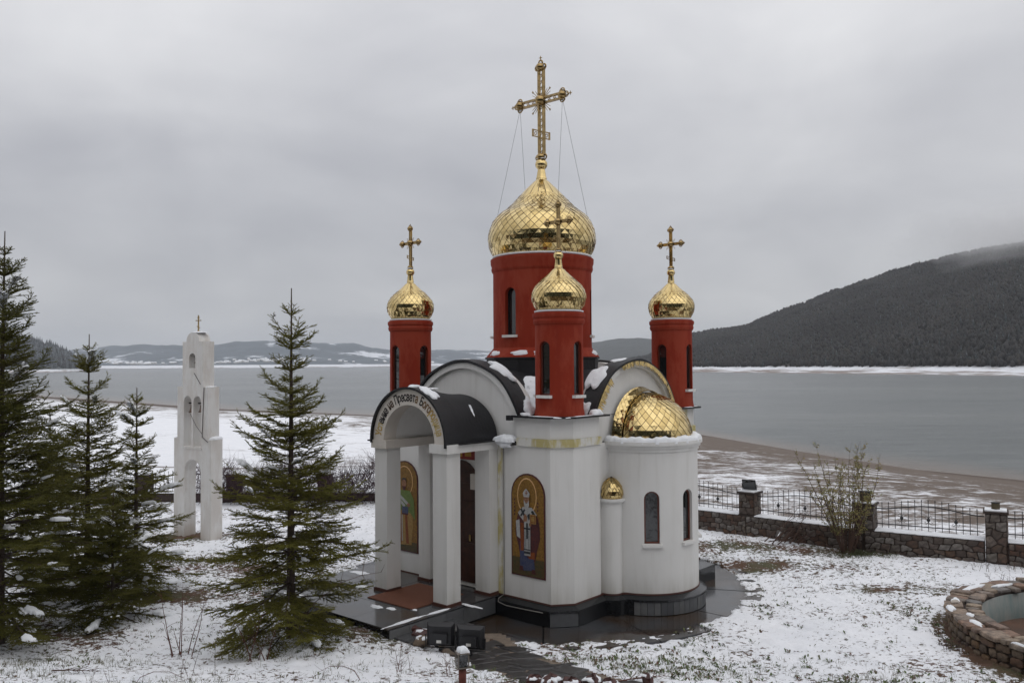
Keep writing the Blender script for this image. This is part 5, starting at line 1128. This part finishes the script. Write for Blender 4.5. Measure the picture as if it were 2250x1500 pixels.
rock('rock', (-1.72, 15.95, tzs(-1.72, 15.9)+.05), .17, 71, RUB2, 'brown rock with snow left of the floodlights', 'rock')
# ------------------------------------------------------------------ firs
BARK = simple('fir_bark', (.060, .042, .032), .9, 0, .3, 14, .5)
def needlemat(name, a, b_):
    b = NB(name); c = b.mix(b.island(), a, b_); c = b.mix(b.ramp(b.noise(1.6, 3), [(.35, 0), (.7, .5)]), c, (.14, .12, .03)); b.p.inputs['Specular IOR Level'].default_value = .2; m = b.fin(c, .7)
    tr = b.t.nodes.new('ShaderNodeBsdfTranslucent'); b.L(c, tr.inputs[0]); ms = b.t.nodes.new('ShaderNodeMixShader'); ms.inputs[0].default_value = .3
    b.L(b.p.outputs[0], ms.inputs[1]); b.L(tr.outputs[0], ms.inputs[2]); b.L(ms.outputs[0], b.out.inputs['Surface']); return m
NEED = needlemat('fir_needles', (.125, .128, .022), (.225, .210, .050)); NEED2 = needlemat('dark_fir_needles', (.080, .088, .018), (.150, .146, .038))
def ortho(d):
    ref = np.where(np.abs(d[:, 2:3]) < .9, np.array([[0, 0, 1.]]), np.array([[1., 0, 0]])); u = np.cross(d, ref); u /= np.linalg.norm(u, axis=1, keepdims=True)+1e-9; return u, np.cross(d, u)
def needles_mesh(name, P0, P1, rs, mat, step=.0105, nl=.030, nw=.0032, twig=.007):
    D_ = P1-P0; L_ = np.linalg.norm(D_, axis=1); D_ = D_/(L_[:, None]+1e-9); U_, V_ = ortho(D_)
    cnt = np.maximum(2, (L_/step).astype(int)); k = np.repeat(np.arange(len(P0)), cnt); N = len(k)
    t = rs.rand(N)*L_[k]; a = rs.rand(N)*2*PI; rad = U_[k]*np.cos(a)[:, None]+V_[k]*np.sin(a)[:, None]; base = P0[k]+D_[k]*t[:, None]
    rad[:, 2] += .25; ln = nl*(.75+.5*rs.rand(N))[:, None]; tip = base+(rad*.80+D_[k]*.62)*ln; side = np.cross(rad, D_[k]); side *= (nw/2)
    V3 = np.stack([base-side, base+side, tip], 1).reshape(-1, 3); Fq = np.arange(N*3).reshape(-1, 3)
    # the twigs themselves: three-sided
    q = []
    for s in range(3):
        w = U_*math.cos(2.1*s)+V_*math.sin(2.1*s); q += [P0+w*twig, P1+w*twig*.6]
    q = np.stack(q, 1).reshape(-1, 3); b0 = (np.arange(len(P0))*6)[:, None, None]+len(V3)
    T = np.array([(0, 2, 3), (0, 3, 1), (2, 4, 5), (2, 5, 3), (4, 0, 1), (4, 1, 5)])[None]; T = (b0+T).reshape(-1, 3)
    mi = np.zeros(N+len(T))
    return xmesh(name, np.concatenate([V3, q]), np.concatenate([Fq, T]), [mat, BARK], False, mi)
def fir(name, loc, H, R, seed, label, mat, dens=1.0, leader=.75, step=.0105, snow_n=14, side=None, sparse_top=.45, lowcut=.10, big_snow=1.0, nw=.0034):
    rg = random.Random(seed); rs = np.random.RandomState(seed); root = empty(name, loc, rg.uniform(0, 6), label, 'tree')
    bend = rg.uniform(-.03, .03)
    def tp(z): return Vector((bend*math.sin(z/H*3), bend*math.cos(z/H*2.3)-bend, z))
    MB().tube([tp(H*i/16)+Vector((0, 0, -.15 if i == 0 else 0)) for i in range(17)], [.010+.0125*H*(1-i/16)**1.1 for i in range(17)], 8).build('trunk', BARK, root, True)
    segs0, segs1 = [], []; br = MB(); tips = []
    z = H*lowcut*.6; zs = []
    while z < H-leader:
        f = z/H; zs.append((z, rg.randint(7, 9) if f < .5 else rg.randint(5, 7) if f < .65 else rg.randint(4, 5) if f < .85 else rg.randint(3, 5), 1)); nxt = (.20+.06*rg.random())*(1 if f < sparse_top+.1 else 1.5)/dens
        if f < .7: zs.append((z+nxt*.5, rg.randint(2, 4), .72))
        else: zs.append((z+nxt*.5, rg.randint(1, 3), .3))
        z += nxt
    zs.append((H-leader, 5, 1.5)); zs.append((H-leader*.55, 3, 1.1))
    segs0.append(tp(H-leader)); segs1.append(tp(H))
    for z, cnt, ls in zs:
        f = z/H; a0 = rg.uniform(0, 6.28)
        for q in range(cnt):
            a = a0+2*PI*q/cnt+rg.uniform(-.35, .35); L_ = min(R*1.25*((1-f)**.92), R)*(rg.uniform(.62, 1.12) if f < .5 else rg.uniform(.38, 1.30))*ls
            L_ = max(L_, .20*rg.uniform(.7, 1.4))
            el = math.radians(50 if f > .9 else -16+f*62+rg.uniform(-9, 9)); n = max(3, int(L_/.13)); p = tp(z); pts = [p]; seg = L_/n
            for s in range(n):
                e2 = el+(s/n)*math.radians(16-18*(f < .35))+(math.radians(16) if s > n*.75 else 0); a2 = a+.08*math.sin(s+seed); p = p+Vector((math.cos(a2)*math.cos(e2), math.sin(a2)*math.cos(e2), math.sin(e2)))*seg; pts.append(p)
            br.tube(pts, [max(.004, .013*L_/1.3*(1-s/(n+.5))+.003) for s in range(n+1)], 4)
            start = .0 if f > .55 else .12+.15*(1-f)
            # needles on the branch and its side twigs, fanned in two rows with some hanging
            for s in range(n):
                t0 = (s+.5)/n
                if t0 < start: continue
                if t0 > .35 or f > .6: segs0.append(pts[s]); segs1.append(pts[s+1])
                d = (pts[s+1]-pts[s]).normalized(); sd = d.cross(Vector((0, 0, 1))).normalized(); m_ = 2 if f < .85 else 1
                for w_ in range(m_):
                    for sg in (-1, 1):
                        if rg.random() < (.22 if f < .6 else .12): continue
                        q0 = pts[s]+(pts[s+1]-pts[s])*((w_+rg.random()*.8)/m_); l1 = min(.46, (L_*(1-t0)*.58+(.07 if f < .6 else .11)))*rg.uniform(.6, 1.2)
                        dr = (d*rg.uniform(.55, .85)+sd*sg*rg.uniform(.65, .95)+Vector((0, 0, rg.uniform(-.28, .18)+.14*f))).normalized(); k = max(1, int(l1/.09)); q1 = q0; pv = q0
                        for kk in range(k):
                            dr2 = (dr+Vector((rg.uniform(-.1, .1), rg.uniform(-.1, .1), -.05*kk+rg.uniform(-.08, .08)))).normalized(); q1 = pv+dr2*l1/k; segs0.append(pv); segs1.append(q1)
                            if l1 > .13:
                                for sg2 in (-1, 1):
                                    if rg.random() < .38: continue
                                    l2 = min(.16, (l1*(1-(kk+.5)/k)*.55+.045))*rg.uniform(.7, 1.2); s2 = dr2.cross(Vector((0, 0, 1))).normalized()
                                    d3 = (dr2*.8+s2*sg2*.75+Vector((0, 0, rg.uniform(-.25, .15)))).normalized(); segs0.append(pv+dr2*.03); segs1.append(pv+dr2*.03+d3*l2)
                            pv = q1
            if L_ > .35: tips.append((pts, a, L_, f))
    br.build('branches', BARK, root)
    P0 = np.array([tuple(v) for v in segs0]); P1 = np.array([tuple(v) for v in segs1])
    obj('crown', needles_mesh('crown', P0, P1, rs, mat, step=step, nw=nw), root)
    # lumps of snow lying on the branches, on the side towards the viewer too
    wm = Matrix.Translation(loc) @ Matrix.Rotation(root.rotation_euler.z, 4, 'Z')
    cand = [t for t in tips if (wm.to_3x3() @ Vector((math.cos(t[1]), math.sin(t[1]), 0))).dot((Vector((0, 0, 0))-Vector((loc[0], loc[1], 0))).normalized()) > -.35]
    rg.shuffle(cand)
    for i, (pts, a, L_, f) in enumerate(cand[:snow_n]):
        k = int(len(pts)*rg.uniform(.45, .85)); c = pts[min(k, len(pts)-2)]; d = (pts[min(k+1, len(pts)-1)]-pts[max(k-1, 0)]).normalized(); sd = Vector((0, 0, 1)).cross(d).normalized(); N_ = d.cross(sd); s_ = big_snow*rg.uniform(.6, 1.25)
        g = MB().blob(c+N_*.03, .14*s_, .055*s_, .06*s_, d, sd, N_, seed*7+i, 14, 5, .012)
        g.blob(c+d*.10*s_+sd*.04*rg.choice((-1, 1))+N_*.02, .08*s_, .05*s_, .05*s_, d, sd, N_, seed*11+i, 12, 4, .012)
        g.build('snow_clump', SNOW, root, True)
    cnt = min(len(cand), 40); g = MB()                            # smaller dustings, joined
    for i in range(cnt):
        pts, a, L_, f = rg.choice(cand); k = rg.randint(1, len(pts)-1); c = pts[k]; d = (pts[k]-pts[k-1]).normalized(); sd = Vector((0, 0, 1)).cross(d).normalized(); N_ = d.cross(sd); g.blob(c+N_*.02+sd*rg.uniform(-.12, .12), rg.uniform(.02, .055), rg.uniform(.015, .03), rg.uniform(.02, .035), d, sd, N_, i, 7, 3, .006)
    g.build('snow_dusting', SNOW, root, True, kind='stuff')
    return root
fir('fir_tree', (-4.25, 16.2, -.36), 6.85, 1.85, 11, 'green young fir in front of the porch with a long bare leader', NEED, .82, 1.0, .0115, 24, nw=.0085)
fir('fir_tree', (-10.15, 16.75, -.38), 8.1, 2.3, 22, 'largest dark fir cut off by the left edge of the picture', NEED2, .80, .9, .014, 52, big_snow=1.25, nw=.011)
fir('fir_tree', (-10.35, 20.6, -.4), 6.2, 1.75, 33, 'middle-height fir second from the left edge', NEED, .70, .8, .0135, 26, big_snow=1.3, nw=.0105)
fir('fir_tree', (-9.0, 20.2, -.4), 4.9, 1.5, 44, 'shorter thin-topped fir just left of the white belfry', NEED, .68, .7, .013, 30, big_snow=1.5, nw=.0105)
fir('fir_tree', (-12.4, 22.6, -.4), 4.4, 1.7, 55, 'small fir with a thin top half hidden behind the largest fir', NEED2, .8, .6, .017, 8, nw=.0085)
fir('fir_tree', (-8.6, 18.2, -.4), 2.7, 1.35, 66, 'low bushy fir crowded under the two thinner firs on the left', NEED2, .95, .4, .014, 10, big_snow=1.5, nw=.0105)
# ------------------------------------------------------------------ bare shrubs, hedge, stems
def twigs(name, n, gen, mat, parent, k=3, seed=0, kind=None):
    g = MB(); rg = random.Random(seed)
    for i in range(n):
        pts, r0 = gen(rg); m_ = len(pts); g.tube(pts, [r0*(1-.85*j/(m_-1)) for j in range(m_)], k, cap=False)
    return g.build(name, mat, parent, kind=kind)
def wander(rg, p, d, L_, n, jit, lift=0):
    pts = [Vector(p)]; d = Vector(d).normalized()
    for i in range(n):
        d = (d+Vector((rg.uniform(-jit, jit), rg.uniform(-jit, jit), rg.uniform(-jit, jit)+lift))).normalized(); pts.append(pts[-1]+d*L_/n)
    return pts
TW1 = simple('brown_twigs', (.070, .038, .026), .8, bump=0); TW2 = simple('purple_brown_twigs', (.055, .028, .032), .8, bump=0); TW3 = simple('red_brown_stems', (.10, .035, .022), .7, bump=0); DRY = simple('dry_straw', (.22, .165, .09), .8, bump=0)
LEAF = NB('young_leaves'); LEAF = LEAF.fin(LEAF.mix(LEAF.island(), (.14, .15, .03), (.20, .14, .04)), .6)
SH = empty('shrub', (9.47, 24.0, -.4), 0, 'tall upright shrub with small yellow-green leaves before the fence', 'shrub'); rg = random.Random(3); g = MB(); lf = MB()
for i in range(24):
    a = rg.uniform(0, 6.28); L_ = rg.uniform(1.9, 3.4); m = wander(rg, (.16*math.cos(a), .14*math.sin(a), 0), (.33*math.cos(a), .33*math.sin(a), 1.15), L_, 12, .10, .02); g.tube(m, [.017*(1-.88*j/12) for j in range(13)], 5)
    for j in range(3, 12):
        for q in range(rg.randint(1, 3)):
            aa = rg.uniform(0, 6.28); t = wander(rg, m[j], (math.cos(aa)*.8, math.sin(aa)*.8, .75), rg.uniform(.18, .55)*(1.25-j/14), 5, .25, .05); g.tube(t, [.006, .005, .004, .0035, .003, .002], 3, cap=False)
            for p in t[1:]:
                for _ in range(2):
                    s = rg.uniform(.022, .048); d1 = Vector((rg.gauss(0, 1), rg.gauss(0, 1), rg.gauss(0, 1))).normalized(); d2 = d1.orthogonal().normalized(); lf.add([p, p+d1*s+d2*s*.4, p+d1*s*1.8, p+d1*s-d2*s*.4], [(0, 1, 2, 3)])
g.build('stems', TW1, SH); lf.build('leaves', LEAF, SH, kind='stuff')
lf = MB()
for i in range(1500):
    r = rg.gauss(0, .55); a = rg.uniform(0, 6.28); x, y = 9.7+r*1.3*math.cos(a), 23.8+r*.6*math.sin(a); z = tzs(x, y); d = Vector((rg.gauss(0, .6), rg.gauss(0, .6), 1)).normalized(); s = rg.uniform(.04, .16); w = d.orthogonal().normalized()*.008; p = Vector((x, y, z)); lf.add([p-w, p+w, p+d*s], [(0, 1, 2)])
GRS = NB('short_grass'); GRS = GRS.fin(GRS.mix(GRS.island(), (.035, .055, .015), (.085, .085, .035)), .8)
tag(lf.build('ground_plants', GRS, kind='stuff'), 'green ground plants at the foot of the tall shrub', 'ground plants')
# hedge along the left fence
HG = empty('hedge', (-6.8, 33.0, -.4), 0, 'leafless purple-brown hedge tangled over the left fence', 'hedge')
def hg(rg):
    x = rg.uniform(-5.6, 5.0); hmax = 1.15+.55*math.sin(x*.9)**2+.3*math.sin(x*2.7+1)**2
    a = rg.uniform(0, 6.28); z0 = rg.uniform(0, hmax*.8); return wander(rg, (x, rg.uniform(-.35, .5), z0), (math.cos(a), math.sin(a), 1.1), rg.uniform(.5, 1.15), 7, .34, .02), rg.uniform(.006, .011)
twigs('twigs', 3600, hg, TW2, HG, 3, 5, kind='stuff')
def stems(name, x, y, n, h, spread, mat, label, cat, seed, r=.006, side=True, group=None):
    rg = random.Random(seed); z = tzs(x, y); e = empty(name, (x, y, z), 0, label, cat, group); g = MB()
    for i in range(n):
        a = rg.uniform(0, 6.28); L_ = h*rg.uniform(.45, 1.05); m = wander(rg, (spread*rg.uniform(-1, 1), spread*.5*rg.uniform(-1, 1), -.04), (.28*math.cos(a), .28*math.sin(a), 1), L_, 9, .07, .0); g.tube(m, [r*(1-.8*j/9) for j in range(10)], 4, cap=False)
        if side:
            for j in range(3, 9):
                if rg.random() < .6: aa = rg.uniform(0, 6.28); g.tube(wander(rg, m[j], (math.cos(aa)*.8, math.sin(aa)*.8, .7), rg.uniform(.06, .22), 4, .25), [r*.5, r*.4, r*.35, r*.3, r*.2], 3, cap=False)
    g.build('stems', mat, e); return e
stems('dead_plant', -6.05, 15.6, 7, 1.35, .28, TW3, 'clump of tall bare stems in the snow between the firs', 'dead plant', 1, .011)
stems('dead_plant', -4.5, 14.9, 5, .95, .16, TW3, 'reddish bare stems in front of the young fir', 'dead plant', 2, .011)
stems('dead_plant', -5.0, 13.4, 4, .55, .3, TW1, 'thin low twigs in the snow in front of the tall bare stems', 'dead plant', 3)
stems('dead_plant', -1.75, 13.6, 6, .55, .22, TW3, 'small bare twigs left of the red lamp post', 'dead plant', 4, .007)
stems('dead_plant', -1.15, 13.2, 5, .5, .2, TW3, 'dark red weed stems just beside the red lamp post', 'dead plant', 5, .006)
stems('dead_plant', -5.9, 12.6, 4, .32, .5, TW1, 'low tangled twigs near the bottom left', 'dead plant', 6, .005)
stems('dead_plant', -3.2, 12.6, 4, .34, .35, TW1, 'low dead twigs near the bottom centre-left', 'dead plant', 7, .005)
stems('dead_plant', 7.0, 25.6, 7, .6, .3, DRY, 'dry grass-like stems before the fence right of the chapel', 'dead plant', 8, .006, False)
stems('dead_plant', 12.2, 20.6, 16, .45, .6, TW2, 'low purple-brown twiggy bush between fence and basin', 'dead plant', 9, .006)
stems('dead_plant', 12.6, 21.9, 16, .35, .7, TW1, 'low brown twiggy bush against the right fence wall', 'dead plant', 10, .006)
stems('dead_plant', 8.35, 16.0, 14, .25, .3, TW2, 'dark red-brown twigs at the left foot of the basin', 'dead plant', 13, .006)
stems('dead_plant', -1.5, 16.15, 6, .35, .2, DRY, 'pale dry weeds behind the floodlights', 'dead plant', 14, .005)
# heap of cut branches by the fence
BP = empty('brush_pile', (8.2, 25.2, -.36), 0, 'heap of cut branches with snow lying before the fence', 'brush pile'); rg = random.Random(8); g = MB(); sn = MB()
for i in range(16):
    a = rg.uniform(-.4, 1.0); m = wander(rg, (rg.uniform(-.7, .2), rg.uniform(-.4, .3), .03), (math.cos(a), .4, rg.uniform(.05, .75)), rg.uniform(.6, 1.7), 8, .12); g.tube(m, [.018*(1-.8*j/8) for j in range(9)], 5)
    for j in range(2, 8): g.tube(wander(rg, m[j], (rg.uniform(-.3, 1), rg.uniform(-.6, .6), .6), rg.uniform(.15, .5), 4, .25), [.006, .005, .004, .003, .002], 3, cap=False)
    if i in (4, 11): d = (m[3]-m[1]).normalized(); sn.blob(m[2]+Vector((0, 0, .015)), .10, .016, .016, d, Vector((0, 0, 1)).cross(d).normalized(), d.cross(Vector((0, 0, 1)).cross(d).normalized()), i, 12, 4, .01)
g.build('cut_branches', TW1, BP); sn.build('snow_patch', SNOW, BP, True)
# snapped fir sprig and bramble arcs in the foreground
def sprig(x, y, rz, L_, label, seed, mat=TW3):
    e = empty('fallen_branch', (x, y, tzs(x, y)+.04), rz, label, 'branch'); rg = random.Random(seed); m = wander(rg, (0, 0, 0), (1, 0, .12), L_, 10, .07, -.01); g = MB().tube(m, [.013*(1-.8*j/10) for j in range(11)], 5)
    for j in range(2, 10):
        for sg in (-1, 1): g.tube(wander(rg, m[j], (.8, sg*.7, .1), (L_*.35)*(1-j/13), 4, .12), [.006, .005, .004, .003, .002], 4, cap=False)
    g.build('twigs', mat, e)
sprig(1.45, 12.7, R_(10), .95, 'reddish fallen fir branch beside the path in the foreground', 2)
sprig(1.75, 12.2, R_(-30), .6, 'short fallen branch at the edge of the path near the bottom', 3)
sprig(-7.6, 14.0, R_(-5), .9, 'dark fallen twig at the left edge of the snow', 4, TW1)
for (x, y, rz, lb, s_) in ((-5.6, 12.5, .2, 'arching bramble stem near the bottom left corner', 1), (-2.35, 13.0, 2.9, 'thin bramble stem arching left of the red lamp post', 2)):
    e = empty('bramble', (x, y, tzs(x, y)), rz, lb, 'bramble'); MB().tube([(0, 0, 0), (.1, 0, .14), (.28, .02, .2), (.5, .03, .18), (.68, .04, .08)], [.006, .006, .005, .004, .003], 4, cap=False).build('stem', TW3, e)
# overhanging bare twig before the porch
e = empty('bare_twig', (-4.0, 15.6, -.3), 0, 'thin bare twig reaching from the young fir across the left porch column', 'twig'); g = MB(); rg = random.Random(5)
m = [Vector((0, 0, .5)), Vector((.35, .05, .95)), Vector((.8, .1, 1.28)), Vector((1.2, .1, 1.42)), Vector((1.55, .1, 1.47))]; g.tube(m, [.012, .010, .008, .006, .004], 4, cap=False)
for (j, d, l) in ((3, (.1, 0, 1), .5), (2, (.3, 0, 1), .3), (4, (.3, 0, .6), .16), (3, (.5, 0, -.6), .14)): g.tube(wander(rg, m[j], d, l, 6, .12), [.007, .006, .005, .004, .003, .0025, .002], 4, cap=False)
g.build('twigs', TW1, e)
# ------------------------------------------------------------------ grass and weeds poking through the snow
rs = np.random.RandomState(17); 
def blades(N, xr, yr, dens_fn, h0, h1, w, clump):
    cx = rs.uniform(xr[0], xr[1], N); cy = rs.uniform(yr[0], yr[1], N); keep = rs.rand(N) < dens_fn(cx, cy); cx, cy = cx[keep], cy[keep]
    k = np.repeat(np.arange(len(cx)), clump); x = cx[k]+rs.normal(0, .022, len(k)); y = cy[k]+rs.normal(0, .022, len(k)); z = terrain_z(x, y)-.012
    ok = z > -.58; x, y, z = x[ok], y[ok], z[ok]; n = len(x); h = h0+(h1-h0)*rs.rand(n)**2; a = rs.rand(n)*6.28; tl = rs.normal(0, .55, (n, 2)); B = np.stack([x, y, z], 1); wv_ = np.stack([np.cos(a), np.sin(a), 0*a], 1)*w/2
    mid_ = B+np.stack([tl[:, 0]*h*.3, tl[:, 1]*h*.3, h*.6], 1); tip = B+np.stack([tl[:, 0]*h, tl[:, 1]*h, h*(.95-.3*rs.rand(n))], 1)
    V = np.stack([B-wv_, B+wv_, mid_+wv_*.7, mid_-wv_*.7, tip], 1).reshape(-1, 3); i = np.arange(n)*5
    return V, np.concatenate([np.stack([i, i+1, i+2], 1), np.stack([i, i+2, i+3], 1), np.stack([i+3, i+2, i+4], 1)])
def dn(x, y): return np.clip((fbm(x*.8, y*.8, 3)-.42)*3.2, .05, 1)*np.where(inpoly(x, y, path_poly) | (np.hypot(x-BAS[0], y-BAS[1]) < BAS[2]+.1), 0, 1)
def joinm(lst):
    o = 0; Vs, Fs = [], []
    for V, F_ in lst: Vs.append(V); Fs.append(F_+o); o += len(V)
    return np.concatenate(Vs), np.concatenate(Fs)
V, F_ = joinm([blades(15000, (-9, 9.5), (9.5, 15.5), dn, .03, .15, .006, 4), blades(9000, (-13, 15), (15, 28), dn, .03, .11, .009, 4)])
tag(obj('grass', xmesh('grass', V, F_, [simple('dry_and_green_grass', (.11, .105, .05), .8, 0, .5, 3, 0)]), kind='stuff'), 'thin dry grass blades poking through the snow', 'grass')
# broad-leaved weed rosettes
def weeds(N, xr, yr, dens_fn, seed, s0, s1):
    r = random.Random(seed); g = MB()
    for i in range(N):
        x, y = r.uniform(*xr), r.uniform(*yr)
        if r.random() > float(dens_fn(np.array([x]), np.array([y]))[0]): continue
        z = tzs(x, y)
        if z < -.58: continue
        for k in range(r.randint(3, 8)):
            a = r.uniform(0, 6.28); l = r.uniform(s0, s1); p = Vector((x+r.gauss(0, .03), y+r.gauss(0, .03), z-.005)); d = Vector((math.cos(a)*.8, math.sin(a)*.8, r.uniform(.25, 1.2))).normalized(); w = d.cross(Vector((0, 0, 1))).normalized()*l*.2
            q = p+d*l*.55; g.add([p, q+w, q-w, p+d*l+Vector((0, 0, -l*.15))], [(0, 1, 3, 2)])
    return g
WM = NB('weed_leaves'); WM = WM.fin(WM.ramp(WM.island(), [(.1, (.05, .08, .02)), (.5, (.085, .12, .03)), (.75, (.075, .05, .025)), (1, (.12, .05, .03))]), .6)
g = weeds(3000, (-1, 9), (11.5, 19), lambda x, y: dn(x, y)*.9, 5, .04, .11); q = weeds(2200, (-9, 15), (10, 26), dn, 6, .03, .09); g.add(q.v, q.f)
tag(g.build('weeds', WM, kind='stuff'), 'small green and brown weed leaves scattered in the snow', 'weeds')
# leaf litter and soil clods
# ------------------------------------------------------------------ behind the viewer: wooded slope and houses the gilding mirrors
def far_wood(name, n, label):
    r = np.random.RandomState(31); X = r.uniform(-120, 120, n); Y = r.uniform(-90, -12, n); Z = base_z(X, Y); V = np.zeros((2, 1, 3)); h = r.uniform(11, 22, n)
    P = np.stack([X, Y, Z], 1); w = h*.24; ang = np.arange(7)*2*PI/7; vs = [P+np.stack([0*h, 0*h, h], -1)]
    for rr_, zz_ in ((.55, .55), (1, .12)):
        for a in ang: vs.append(P+np.stack([np.cos(a)*w*rr_*r.uniform(.8, 1.2, n), np.sin(a)*w*rr_*r.uniform(.8, 1.2, n), h*zz_], -1))
    Vt = np.stack(vs, 1).reshape(-1, 3); T = [(0, 1+q, 1+(q+1) % 7) for q in range(7)]
    for q in range(7): a, b_, c, d = 1+q, 1+(q+1) % 7, 8+(q+1) % 7, 8+q; T += [(a, d, c), (a, c, b_)]
    return tag(obj(name, xmesh(name, Vt, (np.array(T)[None]+np.arange(n)[:, None, None]*15).reshape(-1, 3), [CONI]), kind='stuff'), label, 'wood')
far_wood('wood', 1500, 'dark conifer wood on the slope above the yard')
